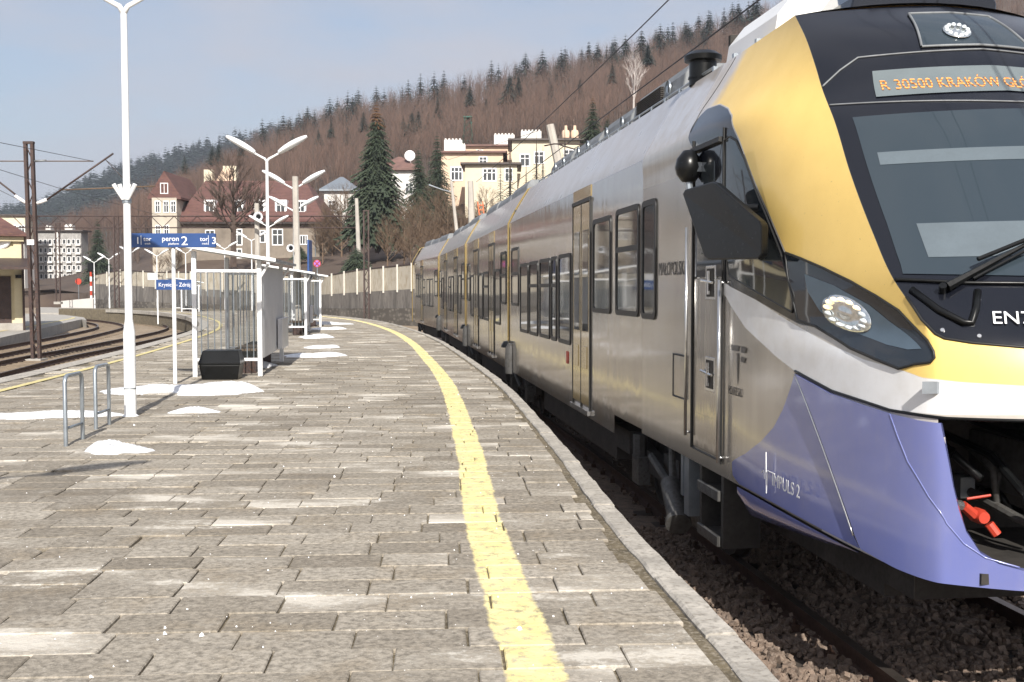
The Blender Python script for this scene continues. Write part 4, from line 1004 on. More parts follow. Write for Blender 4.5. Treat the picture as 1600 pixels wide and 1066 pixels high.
car(J1, J2, 'second_car', 'second car of the train, two gold double doors', [(9.42, 10.4, 1.70, 2.86, 2.35), (8.2, 9.3, 1.22, 2.5, None), (5.5, 6.75, 1.24, 2.48, 2.1), (4.2, 5.3, 1.24, 2.46, None), (1.75, 2.7, 1.24, 2.44, None), (.5, 1.5, 1.68, 2.8, 2.35)], [(6.92, 8.05), (2.8, 4.12)])
L3 = (J2 - J3).length
car(J2, J3, 'third_car', 'third car of the train', [(L3 - 1.5, L3 - .4, 1.70, 2.86, 2.35), (L3 - 2.8, L3 - 1.75, 1.22, 2.5, None), (L3 - 5.9, L3 - 4.9, 1.22, 2.5, None), (L3 - 7.2, L3 - 6.1, 1.22, 2.5, 2.1), (1.8, 2.9, 1.22, 2.5, None), (.5, 1.5, 1.68, 2.8, 2.35)], [(L3 - 4.5, L3 - 3.2), (3.3, 4.6)])
L4 = (J3 - J4).length
car(J3, J4, 'rear_car', 'rear car at the far end of the train', [(L4 - 1.5, L4 - .4, 1.70, 2.86, 2.35), (L4 - 3.2, L4 - 2.1, 1.22, 2.5, None), (L4 - 4.5, L4 - 3.4, 1.22, 2.5, None), (L4 - 6.3, L4 - 5.2, 1.22, 2.5, 2.1), (1.9, 2.9, 1.6, 2.8, None), (3.0, 3.7, 1.6, 2.8, None)], [(4.0, 5.0)], True)
# ------------------------------------------------------------------ hills
def ip(x, tab): return float(np.interp(x, [t[0] for t in tab], [t[1] for t in tab]))
TOPS = [(-500, 356), (-100, 348), (0, 352), (60, 343), (120, 325), (200, 302), (280, 268), (330, 240), (390, 208), (440, 188), (530, 155), (640, 128), (760, 104), (900, 75), (1040, 44), (1130, 16), (1250, -20), (1400, -60), (1700, -130), (2100, -190)]
Y0T = [(-500, 160), (100, 140), (150, 114), (250, 101), (500, 89), (640, 74), (800, 66), (1200, 58), (2100, 50)]
ZB = [(-500, -.95), (100, -.9), (150, 1.0), (300, 1.7), (640, 1.9), (900, 2.2), (2100, 2.5)]
Z112 = [(-500, -.6), (100, -.2), (200, 2.2), (300, 4.4), (500, 4.8), (640, 5.5), (800, 8), (1000, 10), (2100, 13)]
Z130 = [(-500, -.2), (100, .4), (300, 6), (500, 7.5), (640, 10), (800, 12.6), (1000, 15), (2100, 21)]
RIDGE = 330.0
def hill_z(x, Y):
    zr = EYE + (HOR - ip(x, TOPS)) / FPX * RIDGE - 11.5
    y0 = ip(x, Y0T); a, b, c = ip(x, ZB), ip(x, Z112), ip(x, Z130)
    if Y <= 112:
        t = min(max((Y - y0) / max(112 - y0, 1), 0), 1); return a + (b - a) * t
    if Y <= 130: return b + (c - b) * (Y - 112) / 18
    t = (Y - 130) / (RIDGE - 130)
    if t <= 1: return c + (zr - c) * (t * .8 + .2 * t * t)
    return zr - (Y - RIDGE) * .12
def PX(x, Y, z=0): return Vector(((x - 800) / FPX * Y, Y, z))
b = MB(); rows = []
for x in range(-500, 2110, 45):
    y0 = ip(x, Y0T); row = [(*PX(x, y0)[:2], -1.2)]
    for Y in [y0 + .02] + [y0 + (112 - y0) * k / 3 for k in (1, 2, 3)] + [118, 124, 130] + [130 + 200 * (k / 14) for k in range(1, 15)] + [400, 500, 620]:
        if Y < y0: Y = y0 + .03
        p = PX(x, Y); row.append((p.x, p.y, hill_z(x, Y) + (R.uniform(-.6, .6) if 140 < Y < 420 else 0)))
    rows.append(row)
b.grid(rows); o = b.build('hillside', M['litter'], smooth=True, fix=False); tag(o, kind='structure')
FTOP = [(-500, 335), (-100, 322), (0, 317), (60, 311), (110, 288), (150, 267), (230, 239), (330, 215), (420, 193), (560, 172), (800, 150), (2100, 100)]
FR = 950.0
def far_z(x, Y):
    zr = EYE + (HOR - ip(x, FTOP)) / FPX * FR - 15; t = min(max((Y - 420) / (FR - 420), 0), 1.0); return -1 + (zr + 1) * t if Y <= FR else zr - (Y - FR) * .1
b = MB(); b.grid([[(*PX(x, Y)[:2], far_z(x, Y)) for Y in (420, 500, 600, 700, 800, 880, 950, 1100, 1400)] for x in range(-600, 1300, 60)])
o = b.build('far_ridge', M['needle_far'], smooth=True, fix=False); tag(o, kind='structure')

# ------------------------------------------------------------------ trees
def bare_mesh(name, h, seed, n1=14, n2=5, n3=5, spread=.5, mats=None, trunk=.025, sides=3, lean=0.0, low=.25):
    rn = random.Random(seed); b = MB(); tips = []
    top = Vector((rn.uniform(-.05, .05) * h + lean, rn.uniform(-.05, .05) * h, h))
    b.tube([(0, 0, -.6), tuple(top * .35), tuple(top * .7), tuple(top)], [h * trunk, h * trunk * .75, h * trunk * .4, h * .003], max(sides, 5))
    def branch(p, d, L, r, lvl):
        q1 = p + d * L * .5 + Vector((rn.uniform(-1, 1), rn.uniform(-1, 1), rn.uniform(0, 1))) * L * .08; q2 = q1 + (d + Vector((0, 0, .25))).normalized() * L * .5
        b.tube([p, q1, q2], [r, r * .65, r * .2], sides, 0 if lvl < 2 else 1, cap=False)
        if lvl < 3:
            for _ in range(n2 if lvl == 1 else n3):
                t = rn.uniform(.3, 1); o = p.lerp(q1, t * 2) if t < .5 else q1.lerp(q2, t * 2 - 1)
                dd = (d + Vector((rn.uniform(-1, 1), rn.uniform(-1, 1), rn.uniform(-.3, .9))) * .75).normalized(); branch(o, dd, L * rn.uniform(.38, .6), r * .5, lvl + 1)
    for k in range(n1):
        t = low + (1 - low) * (k + rn.random()) / n1; a = k * 2.4 + rn.uniform(-.5, .5)
        d = Vector((math.cos(a) * spread, math.sin(a) * spread, .75 + .3 * t)).normalized(); branch(top * t, d, h * (.46 - .30 * t) * rn.uniform(.8, 1.2), h * trunk * .45 * (1.1 - t), 1)
    return b.mesh(name, mats or [M['bark'], M['twig']], fix=False)
def spruce_mesh(name, h, r, seed, whorls=26, per=9, mats=None, brown=0, seg=3, dens=1, wf=.24):
    """crown of drooping boughs, each a ragged spray of flat needle faces"""
    rn = random.Random(seed); b = MB()
    for k in range(whorls):
        t = (k + rn.uniform(-.3, .3)) / whorls; z = h * (.06 + .94 * t); R_ = r * ((1 - t) ** .85) * rn.uniform(.8, 1.12) + .02 * h * (1 - t)
        for i in range(per):
            a = 2 * math.pi * (i + rn.uniform(-.4, .4)) / per + k * .7; L = R_ * rn.uniform(.65, 1.15); dr = L * rn.uniform(.22, .5); m_ = 1 if (brown and t > 1 - brown * rn.uniform(.5, 1.2)) else 0
            c, s_ = math.cos(a), math.sin(a)
            P = lambda q, w, dz: (c * L * q - s_ * w, s_ * L * q + c * w, z - dr * q * q + dz + h * .015)
            prev = None
            for g in range(seg * dens):
                q0, q1 = g / (seg * dens), (g + 1) / (seg * dens)
                w1 = L * wf * (1 - q1 * .8 if seg > 1 else .8) * rn.uniform(.5, 1.2)
                b.add([P(q0 * .9, 0, 0), P(q1, w1, -L * .07), P(q1 * 1.08, 0, .0), P(q1, -w1, -L * .07)], [(0, 1, 2), (0, 2, 3)], m_)
                if dens > 1: b.add([P(q0, 0, 0), P(q1 * .97, w1 * 1.3, -L * .22), P(q1 * .9, 0, -L * .12), P(q1 * .97, -w1 * 1.3, -L * .22)], [(0, 1, 2), (0, 2, 3)], m_)
    return b.mesh(name, mats or [M['needle'], M['cones']], fix=False)
def trunk_mesh(name, h, r, mat='bark'):
    b = MB(); b.tube([(0, 0, -.08 * h), (0, 0, h * .5), (0, 0, h * .95)], [r, r * .6, r * .08], 6); return b.mesh(name, M[mat])
def place(name, x, ytop, ybase, Y, label, cat='tree', group=None, crown=None, trunk=None, H=1.0, zbase=None, rz=None):
    """a tree whose base and top stand where the photograph shows them"""
    zb = at(x, ybase, Y).z if zbase is None else zbase; zt = at(x, ytop, Y).z; sc = (zt - zb) / H
    t = empty(name, PX(x, Y, zb), R.uniform(0, 6) if rz is None else rz); t.scale = (sc,) * 3; tag(t, label, cat, group)
    if trunk: link('trunk', trunk, t)
    link('crown', crown, t); return t
SPM = [spruce_mesh('spruce_crown', 1, .27 + .03 * k, 40 + k, 24, 11, [M['needle_far'], M['cones']], wf=.5) for k in range(4)]
TRM = trunk_mesh('spruce_trunk', 1, .018)
sky_conifers = [(413, 183), (438, 190), (470, 172), (484, 166), (512, 163), (546, 140), (562, 136), (590, 133), (618, 143), (640, 137), (684, 128), (700, 136), (768, 92), (779, 98), (806, 96), (821, 80), (852, 92), (877, 80), (908, 73), (931, 66), (946, 70), (975, 52), (1000, 42), (1022, 44), (1048, 32), (1070, 32), (1088, 20), (1106, 16), (1127, 10), (1150, 4), (1172, -4)]
rs = random.Random(99)
for k in range(52):
    x = rs.choice((rs.uniform(395, 700), rs.uniform(840, 1180), rs.uniform(395, 1180))); sky_conifers.append((x, ip(x, TOPS) + rs.uniform(-12, 14)))
for i, (x, y) in enumerate(sky_conifers):
    Y = RIDGE - R.uniform(5, 40); place('spruce_tree', x, y, 0, Y, 'dark spruce standing above the bare brown wood on the ridge line', 'tree', 'spruces along the ridge', SPM[i % 4], TRM, zbase=hill_z(x, Y) - 1)
for i, (x, y, yb) in enumerate([(655, 168, 208), (632, 180, 212), (796, 112, 160), (893, 148, 190), (545, 196, 228), (570, 172, 205), (1010, 64, 100), (292, 240, 272), (735, 130, 165), (670, 175, 205), (645, 172, 205), (685, 150, 185), (810, 118, 150), (905, 120, 155), (600, 180, 214), (520, 185, 215), (460, 205, 235), (500, 200, 226), (860, 128, 160), (955, 95, 130), (760, 150, 182), (335, 225, 258), (345, 222, 256), (380, 214, 244)]):
    place('spruce_tree', x, y, yb, 215, 'dark spruce among the bare brown trees on the slope', 'tree', 'spruces on the slope', SPM[(i + 1) % 4], TRM)
def scatter(name, pts, meshes, kind='stuff'):
    """many copies of a few tree meshes over the slope: one mass of wood"""
    vc = bpy.data.collections.new(name + '_kinds')
    for k, me in enumerate(meshes):
        vo = bpy.data.objects.new('%s_kind_%d' % (name, k), me); vc.objects.link(vo)
    me = bpy.data.meshes.new(name); me.from_pydata([p[0] for p in pts], [], [])
    for n_, tp, dat in (('sc', 'FLOAT', [p[1] for p in pts]), ('rz', 'FLOAT', [p[2] for p in pts]), ('kd', 'INT', [p[3] for p in pts])):
        a = me.attributes.new(n_, tp, 'POINT'); a.data.foreach_set('value', dat)
    o = link(name, me); o['kind'] = kind
    ng = bpy.data.node_groups.new(name, 'GeometryNodeTree'); ng.interface.new_socket('Geometry', in_out='INPUT', socket_type='NodeSocketGeometry'); ng.interface.new_socket('Geometry', in_out='OUTPUT', socket_type='NodeSocketGeometry')
    N = ng.nodes.new; gi = N('NodeGroupInput'); go = N('NodeGroupOutput'); iop = N('GeometryNodeInstanceOnPoints'); ci = N('GeometryNodeCollectionInfo'); ci.inputs[0].default_value = vc; ci.inputs[1].default_value = True; ci.inputs[2].default_value = True
    def na(n_, t_): q = N('GeometryNodeInputNamedAttribute'); q.data_type = t_; q.inputs[0].default_value = n_; return q.outputs[0]
    cx = N('ShaderNodeCombineXYZ'); ng.links.new(na('rz', 'FLOAT'), cx.inputs[2])
    eu = N('FunctionNodeEulerToRotation'); ng.links.new(cx.outputs[0], eu.inputs[0])
    ng.links.new(gi.outputs[0], iop.inputs['Points']); ng.links.new(ci.outputs[0], iop.inputs['Instance']); iop.inputs['Pick Instance'].default_value = True
    ng.links.new(na('kd', 'INT'), iop.inputs['Instance Index']); ng.links.new(eu.outputs[0], iop.inputs['Rotation']); ng.links.new(na('sc', 'FLOAT'), iop.inputs['Scale'])
    ng.links.new(iop.outputs[0], go.inputs[0]); o.modifiers.new('scatter', 'NODES').node_group = ng
    return o
FOR = [bare_mesh('bare_tree', 1, 100 + k, 12, 4, 3, .42, [M['bark'], M['twig']], .012, 3) for k in range(6)]
pts = []
for k in range(6500):
    x = R.uniform(-350, 1750); Y = 142 + (RIDGE + 6 - 142) * R.random() ** .75
    if x > 1250 and R.random() < .8: continue
    if (Y < 165 and 560 < x < 1000) or (x < 200 and Y < 215): continue
    z = hill_z(x, Y); pts.append((PX(x, Y, z - .2), R.uniform(6.5, 10.5), R.uniform(0, 6.3), R.randrange(6)))
wood = scatter('bare_woodland', pts, FOR); wood['label'] = 'bare brown winter woodland covering the hillside'; wood['category'] = 'woodland'
pts = []
for k in range(3600):
    x = R.uniform(-450, 620); Y = 640 + (FR - 640) * R.random() ** .6; pts.append((PX(x, Y, far_z(x, Y) - 1), R.uniform(12, 20), R.uniform(0, 6), R.randrange(4)))
FSP = [spruce_mesh('far_spruce', 1, .20 + .03 * k, 70 + k, 10, 7, [M['needle_far'], M['cones']], seg=1, wf=.75) for k in range(4)]
wood = scatter('spruce_forest', pts, FSP); wood['label'] = 'blue green spruce forest on the far ridge'; wood['category'] = 'forest'
# individual trees near the houses
BIG = spruce_mesh('spruce_crown', 12.6, 3.1, 5, 50, 17, None, .2, 3, 2, .34)
t = place('spruce_tree', 590, 160, 378, 100, 'tall dense spruce with brown cones in its top beside the white house', 'tree', None, BIG, trunk_mesh('spruce_trunk', 12.6, .2), 12.6)
MED = [spruce_mesh('spruce_crown', 8, 1.9, 9 + k, 32, 12, None, .15 * (k == 2), 3, 2) for k in range(3)]; MT = trunk_mesh('spruce_trunk', 8, .14)
for x, y, yb, Y, k, lab in ((655, 226, 350, 116, 0, 'left of the two dark conifers beside the peach villa'), (684, 206, 350, 118, 1, 'right of the two dark conifers, against the peach villa'), (925, 148, 265, 118, 2, 'brown topped spruce rising over the roof of the train'), (948, 178, 260, 121, 2, 'small rusty conifer right of the brown topped spruce'), (155, 338, 446, 150, 1, 'lone spruce standing behind the catenary mast near the hotel')):
    place('spruce_tree', x, y, yb, Y, lab, 'tree', None, MED[k], MT, 8)
SLIM = [spruce_mesh('spruce_crown', 6, .75, 21 + k, 26, 9, None, 0, 3, 1) for k in range(2)]
for i, (x, y, yb) in enumerate([(782, 250, 330), (797, 232, 330), (838, 226, 300), (848, 240, 300), (872, 236, 290), (882, 214, 290), (822, 262, 320)]):
    place('slim_spruce', x, y, yb, 112 + (i % 3), 'slim young spruce in front of the cream villas', 'tree', 'young spruces before the villas', SLIM[i % 2], trunk_mesh('spruce_trunk', 6, .06) if i == 0 else bpy.data.meshes['spruce_trunk.002'] if 'spruce_trunk.002' in bpy.data.meshes else None, 6)
BT = bare_mesh('tree_crown', 9, 11, 30, 9, 9, 1.15, [M['bark'], M['bark']], .036, 3, low=.28)
place('bare_tree', 366, 262, 408, 97, 'big leafless tree spreading in front of the red roofed house', 'tree', None, BT, None, 9)
BI = bare_mesh('tree_crown', 9, 17, 18, 6, 5, .4, [M['birch'], M['birch']], .022, 3, low=.15)
place('birch_tree', 988, 92, 178, 170, 'pale leafless birch above the train roof', 'tree', None, BI, None, 9)
BS = [bare_mesh('bush_crown', 4, 60 + k, 34, 9, 8, .95, [M['bush'], M['bush']], .02, 3, low=.02) for k in range(3)]
for i, (x, y, yb, Y) in enumerate([(606, 345, 412, 84), (632, 330, 412, 86), (655, 318, 405, 88), (680, 300, 400, 92), (700, 312, 398, 90), (722, 330, 392, 88), (742, 322, 390, 92), (642, 362, 412, 80), (672, 352, 405, 82), (535, 305, 400, 110), (520, 320, 400, 112), (548, 300, 395, 114), (625, 300, 370, 100), (760, 300, 370, 98), (780, 320, 370, 96), (505, 345, 405, 104), (250, 395, 425, 108), (275, 380, 425, 109)]):
    place('bare_bush', x, y, yb, Y, 'leafless brown bush on the bank behind the pale fence', 'bush', 'bare bushes on the bank', BS[i % 3], None, 4)
JU = spruce_mesh('shrub_crown', 2.4, 2.2, 33, 16, 14, None, 0, 3, 2)
place('evergreen_shrub', 558, 386, 428, 90, 'low dark evergreen shrub behind the pale fence', 'shrub', None, JU, None, 2.4)
place('evergreen_shrub', 470, 384, 402, 106, 'small green shrub under the window of the red roofed house', 'shrub', None, JU, None, 2.4)

# ------------------------------------------------------------------ buildings
M['plaster'] = pm('grey_beige_plaster', (.22, .185, .15), .9, var=.3, sc=.5, bmp=.2, bsc=6)
M['beige'] = pm('beige_plaster', (.46, .41, .34), .9, var=.2, sc=.6)
M['cream'] = pm('cream_plaster', (.62, .55, .42), .9, var=.1, sc=.5)
M['whitewall'] = pm('white_plaster', (.66, .64, .61), .9, var=.08, sc=.5)
M['peach'] = pm('peach_plaster', (.66, .49, .36), .9, var=.12, sc=.5)
M['yellowwall'] = pm('pale_yellow_plaster', (.60, .53, .36), .9, var=.12, sc=.8, bmp=.1)
M['tiles'] = pm('red_roof_tiles', (.105, .05, .047), .85, var=.35, sc=.7, c2=(.16, .085, .055), scale=(1, 1, 6), bmp=.4, bsc=5)
M['darkroof'] = pm('dark_roof', (.07, .055, .05), .6, var=.3, sc=1)
M['brownroof'] = pm('brown_roof', (.16, .09, .075), .7, var=.3, sc=1)
M['hotel'] = pm('hotel_concrete', (.30, .29, .28), .9, var=.3, sc=.4, c2=(.42, .41, .39))
def window(par, x, z, w, h, y, bars=1):
    """framed window on a wall that faces -y, with pane behind"""
    b = MB(); f_ = max(.07, w * .09)
    b.box(x - w / 2, x + w / 2, y - .06, y + .02, z, z + f_); b.box(x - w / 2, x + w / 2, y - .06, y + .02, z + h - f_, z + h); b.box(x - w / 2, x - w / 2 + f_, y - .055, y + .02, z, z + h); b.box(x + w / 2 - f_, x + w / 2, y - .055, y + .02, z, z + h)
    for k in range(bars): q = x - w / 2 + w * (k + 1) / (bars + 1); b.box(q - f_ * .35, q + f_ * .35, y - .05, y + .02, z + f_, z + h - f_)
    if h > 1.1: b.box(x - w / 2 + f_, x + w / 2 - f_, y - .045, y + .02, z + h * .62, z + h * .62 + f_ * .7)
    o = b.build('window', M['sign_white'], par)
    b = MB(); b.box(x - w / 2 + f_ * .5, x + w / 2 - f_ * .5, y - .02, y + .01, z + f_ * .5, z + h - f_ * .5); b.build('pane', M['housepane'], o)
    return o
def part(name, mat, par, fn, smooth=False):
    b = MB(); fn(b); return b.build(name, M[mat], par, smooth)
def gable(b, x0, x1, y0, y1, z0, z1, along='x', ov=.4):
    """ridge roof volume"""
    if along == 'x': ym = (y0 + y1) / 2; b.prism([(x0 - ov, y0 - ov, z0), (x0 - ov, ym, z1), (x0 - ov, y1 + ov, z0), (x0 - ov, y1 + ov, z0 - .2), (x0 - ov, y0 - ov, z0 - .2)], (x1 - x0 + 2 * ov, 0, 0))
    else: xm = (x0 + x1) / 2; b.prism([(x0 - ov, y0 - ov, z0), (xm, y0 - ov, z1), (x1 + ov, y0 - ov, z0), (x1 + ov, y0 - ov, z0 - .2), (x0 - ov, y0 - ov, z0 - .2)], (0, y1 - y0 + 2 * ov, 0))
k_ = 112 / FPX
def hx(x): return (x - 800) * k_
def hz(y): return EYE + (HOR - y) * k_
h = empty('house', (0, 0, 0)); tag(h, 'large old house with red mansard roof and white framed windows', 'house')
X0, X1 = hx(286), hx(500); G = 3.2; EV = hz(344); RZ = hz(312); TZ_ = hz(277)
part('wall', 'plaster', h, lambda b: b.box(X0, X1, 112, 122, G, EV))
def mans(b):
    o_ = .7; a = [(X0 - o_, 112 - o_), (X1 + o_, 112 - o_), (X1 + o_, 122 + o_), (X0 - o_, 122 + o_)]; c = [(X0 + .5, 113.3), (X1 - .6, 113.3), (X1 - .6, 120.7), (X0 + .5, 120.7)]; d = [(X0 + 1.2, 116.6), (X1 - 2.2, 116.6), (X1 - 2.2, 117.6), (X0 + 1.2, 117.6)]
    rows = [[(*q, EV - .25) for q in a], [(*q, EV) for q in a], [(*q, RZ) for q in c], [(*q, TZ_) for q in d]]; rows = [r + r[:1] for r in rows]; b.grid(rows); b.add(rows[-1][:4], [(0, 1, 2, 3)]); b.add(rows[0][:4], [(3, 2, 1, 0)])
rf = part('roof', 'tiles', h, mans)
part('eaves', 'darkroof', h, lambda b: b.box(X0 - .6, X1 + .6, 111.4, 122.6, EV - .42, EV - .27))
part('side_wing', 'plaster', h, lambda b: b.box(X1 + .02, hx(510), 114, 121, G, hz(340)))
wx0, wx1 = hx(248), hx(286)
part('wing_wall', 'beige', h, lambda b: b.box(wx0, wx1, 110.4, 119, G, hz(312)))
part('wing_gable', 'beige', h, lambda b: b.prism([(wx0 + .1, 110.5, hz(312)), (wx1 - .1, 110.5, hz(312)), ((wx0 + wx1) / 2, 110.5, hz(276))], (0, .3, 0)))
part('wing_roof', 'tiles', h, lambda b: gable(b, wx0, wx1, 110.9, 119, hz(311), hz(271), 'y', .45))
part('back_gable', 'peach', h, lambda b: b.prism([(hx(298), 117, hz(312)), (hx(350), 117, hz(312)), (hx(346), 117, hz(258)), (hx(332), 117, hz(256))], (0, 3, 0)))
for x, y, w in ((306, 258, .9), (341, 252, 1.4)):
    part('chimney', 'cream', h, lambda b: b.box(hx(x) - w / 2, hx(x) + w / 2, 117.2, 118.2, hz(290), hz(y)))
for x, y, w, hh in ((373, 333, .95, 1.2), (407, 333, .95, 1.2), (440, 333, .95, 1.2), (471, 332, .85, 1.1), (329, 333, .9, 1.2)):
    part('dormer', 'sign_white', h, lambda b: b.box(hx(x) - w / 2 - .12, hx(x) + w / 2 + .12, 112.15, 113.6, hz(y) - .15, hz(y) + hh + .12)); window(h, hx(x), hz(y), w, hh, 112.14)
for x, y, w, hh, bb in ((372, 384, 1.1, 1.7, 1), (408, 380, 1.1, 1.3, 1), (435, 384, 1.15, 1.7, 1), (474, 383, 1.05, 1.0, 3), (330, 384, 1.0, 1.6, 1), (372, 404, 1.0, 1.0, 1)): window(h, hx(x), hz(y), w, hh, 112, bb)
for x, y in ((257, 335), (270, 335), (281, 335), (257, 372), (270, 372)): window(h, hx(x), hz(y), .55, 1.2, 110.4)
window(h, hx(267), hz(306), .8, 1.1, 110.49)
b = MB(); b.tube([(X1 - .4, 111.9, G), (X1 - .4, 111.9, EV - .3)], .06, 6); b.build('drainpipe', M['galv'], h)
def block(name, label, Y, x0, x1, ytop, zb, depth, mat, roof='darkroof', rh=.0, wins=(), chim=(), ov=.5):
    k = Y / FPX; X = lambda x: (x - 800) * k; Z = lambda y: EYE + (HOR - y) * k
    t = empty(name, (X((x0 + x1) / 2), Y, zb)); tag(t, label, 'house' if 'hotel' not in label else 'building'); ox, oz = t.location.x, zb
    part('wall', mat, t, lambda b: b.box(X(x0) - ox, X(x1) - ox, 0, depth, -3, Z(ytop) - oz))
    def rr(b):
        z = Z(ytop) - oz; a = [(X(x0) - ox - ov, -ov), (X(x1) - ox + ov, -ov), (X(x1) - ox + ov, depth + ov), (X(x0) - ox - ov, depth + ov)]; i_ = min(depth * .45, (X(x1) - X(x0)) * .45)
        c = [(X(x0) - ox + i_, i_), (X(x1) - ox - i_, i_), (X(x1) - ox - i_, depth - i_), (X(x0) - ox + i_, depth - i_)]
        rows = [[(*q, z + .003) for q in a], [(*q, z + .22) for q in a], [(*q, z + .23 + rh) for q in c]]; rows = [r + r[:1] for r in rows]; b.grid(rows); b.add(rows[-1][:4], [(0, 1, 2, 3)]); b.add(rows[0][:4], [(3, 2, 1, 0)])
    r_ = part('roof', roof, t, rr)
    for (x, y, w, hh, bb) in wins: window(t, X(x) - ox, Z(y) - oz, w, hh, 0, bb)
    for (xa, xb, ya, dy) in chim:
        c_ = part('chimney', 'whitewall', t, lambda b: b.box(X(xa) - ox, X(xb) - ox, dy, dy + 1.2, Z(ytop) - oz + .05, Z(ya) - oz))
        nq = max(2, int((xb - xa) / 5))
        for q in range(nq): part('chimney_pot', 'whitewall', t, lambda b: b.box(X(xa) - ox + (X(xb) - X(xa)) * (q + .15) / nq, X(xa) - ox + (X(xb) - X(xa)) * (q + .6) / nq, dy + .2, dy + .9, Z(ya) - oz, Z(ya) - oz + .2))
    return t
block('white_house', 'white house half hidden behind the tall spruce', 122, 596, 650, 268, 7, 9, 'whitewall', 'brownroof', 1.5, [(640, 305, .9, 1.3, 1)])
b = MB(); b.lathe([(0, .05), (.35, .1), (.6, .25)], (0, 0, 0), 14, axis='y'); b.tube([(0, .1, 0), (.1, .4, -.9)], .05, 5); o = b.build('satellite_dish', M['sign_white'], smooth=True); o.location = at(640, 243, 122); tag(o, 'white satellite dish on the roof behind the spruce', 'dish')
block('grey_house', 'pale grey roofed house behind the bare bushes right of the red roof', 128, 508, 556, 300, 5, 8, 'whitewall', 'galv', 1.6, [(520, 330, .9, 1.2, 1)])
block('peach_villa', 'peach villa with white chimney block right of the dark conifers', 132, 690, 786, 241, 9, 9, 'peach', 'brownroof', .3, [(714, 284, 1.5, 1.7, 2), (755, 262, 1.0, 1.2, 1)], [(694, 722, 219, 1), (722, 727, 226, 1.2)])
block('middle_villa', 'peach villa with low red roof behind the others', 142, 728, 800, 231, 11, 8, 'peach', 'brownroof', .4, [(750, 248, .9, 1.0, 1)], [(772, 804, 211, 1)])
block('bay_villa', 'cream rounded villa front below the larger cream block', 122, 727, 808, 259, 8, 7, 'cream', 'darkroof', .1, [(765, 285, 1.6, 1.5, 2), (795, 285, .9, 1.5, 1)])
block('cream_villa', 'large cream villa block with dark flat roof and white chimneys', 130, 800, 905, 222, 9, 10, 'cream', 'darkroof', .1, [(820, 262, 1.2, 1.5, 1), (842, 258, 1.2, 1.5, 1), (888, 255, 1.2, 1.5, 1)], [(814, 846, 205, 1.2)])
for x in (884, 898):
    b = MB(); b.lathe([(.45, 0), (.5, .6), (.42, .9), (.2, 1.0), (.18, 1.5), (0, 1.5)], (0, 0, 0), 10); o = b.build('chimney_stack', M['peach'], bpy.data.objects['cream_villa'], 30); o.location = at(x, 216, 133) - bpy.data.objects['cream_villa'].location
t = empty('lattice_tower', at(731, 225, 175)); tag(t, 'small green lattice tower on the slope above the villas', 'tower'); b = MB()
for sx in (-1, 1):
    for sy in (-1, 1): b.tube([(sx * .9, sy * .9, -2), (sx * .45, sy * .45, 4.2)], .09, 4)
for k in range(5):
    z = k * .9; w = .85 - .09 * k
    for s in (-1, 1): b.tube([(-w, s * w, z), (w, s * w, z + .9)], .05, 4); b.tube([(s * w, -w, z), (s * w, w, z + .9)], .05, 4)
M['greenp'] = pm('green_paint', (.03, .12, .09), .6); b.box(-.7, .7, -.7, .7, 4.1, 4.3); b.build('frame', M['greenp'], t)
# hotel and buildings on the left
hot = block('hotel_building', 'grey concrete hotel block with rows of balconies at far left', 185, 62, 129, 362, -1, 3, 'hotel', 'darkroof', .1, [], [(70, 78, 354, 1), (100, 112, 352, 1)])
k_ = 185 / FPX; ox, oz = hot.location.x, -1
for r_ in range(6):
    for c_ in range(9):
        x = (66 + c_ * 7.3 - 800) * k_ - ox; z = EYE + (HOR - (382 + r_ * 13.5)) * k_ - oz
        window(hot, x, z, .55, .85, 0, 0)
        if c_ % 2 == 0: part('balcony', 'whitewall', hot, lambda b: b.box(x - .35, x + .5, -.5, 0, z - .28, z - .02))
part('pier', 'whitewall', hot, lambda b: b.box((91 - 800) * k_ - ox, (94 - 800) * k_ - ox, -.25, 0, -2, EYE + (HOR - 362) * k_ - oz))
block('white_building', 'tall white building behind the station at the left edge', 150, -60, 40, 378, -1, 4, 'whitewall', 'darkroof', .1, [(28, 420, 1.0, 1.4, 1)])
block('cream_building', 'cream upper building with flat roof above the white one at far left', 175, -40, 42, 338, -1, 4, 'cream', 'darkroof', .1, [(8, 368, 1.2, 1.6, 1), (24, 368, 1.2, 1.6, 1), (37, 368, 1.0, 1.6, 1)])
Yb = 52.0; kb = Yb / FPX; st = empty('station_building', PX(34, Yb, -.44), rad(25)); tag(st, 'pale yellow station building with red tiled roof at the left edge', 'building'); sl = st.location
bx = lambda x: (x - 800) * kb - sl.x; bz = lambda y: EYE + (HOR - y) * kb - sl.z
part('wall', 'yellowwall', st, lambda b: b.box(bx(-320), bx(34), 0, 9, 0, bz(374)))
part('pilaster', 'yellowwall', st, lambda b: b.box(bx(24), bx(36), -.12, .5, 0, bz(378)))
part('cornice', 'yellowwall', st, lambda b: b.box(bx(-320), bx(39), -.3, 9.2, bz(378), bz(371)))
part('plinth', 'concrete', st, lambda b: b.box(bx(-320), bx(37), -.15, 9.1, 0, .35))
def hip(b):
    z = bz(370.5); a = [(bx(-325), -.55), (bx(44), -.55), (bx(44), 9.5), (bx(-325), 9.5)]; c = [(bx(-250), 4.3), (bx(-95), 4.3), (bx(-95), 4.7), (bx(-250), 4.7)]
    rows = [[(*q, z) for q in a], [(*q, z + .12) for q in a], [(*q, z + 3.2) for q in c]]; rows = [r + r[:1] for r in rows]; b.grid(rows); b.add(rows[-1][:4], [(0, 1, 2, 3)]); b.add(rows[0][:4], [(3, 2, 1, 0)])
part('roof', 'tiles', st, hip)
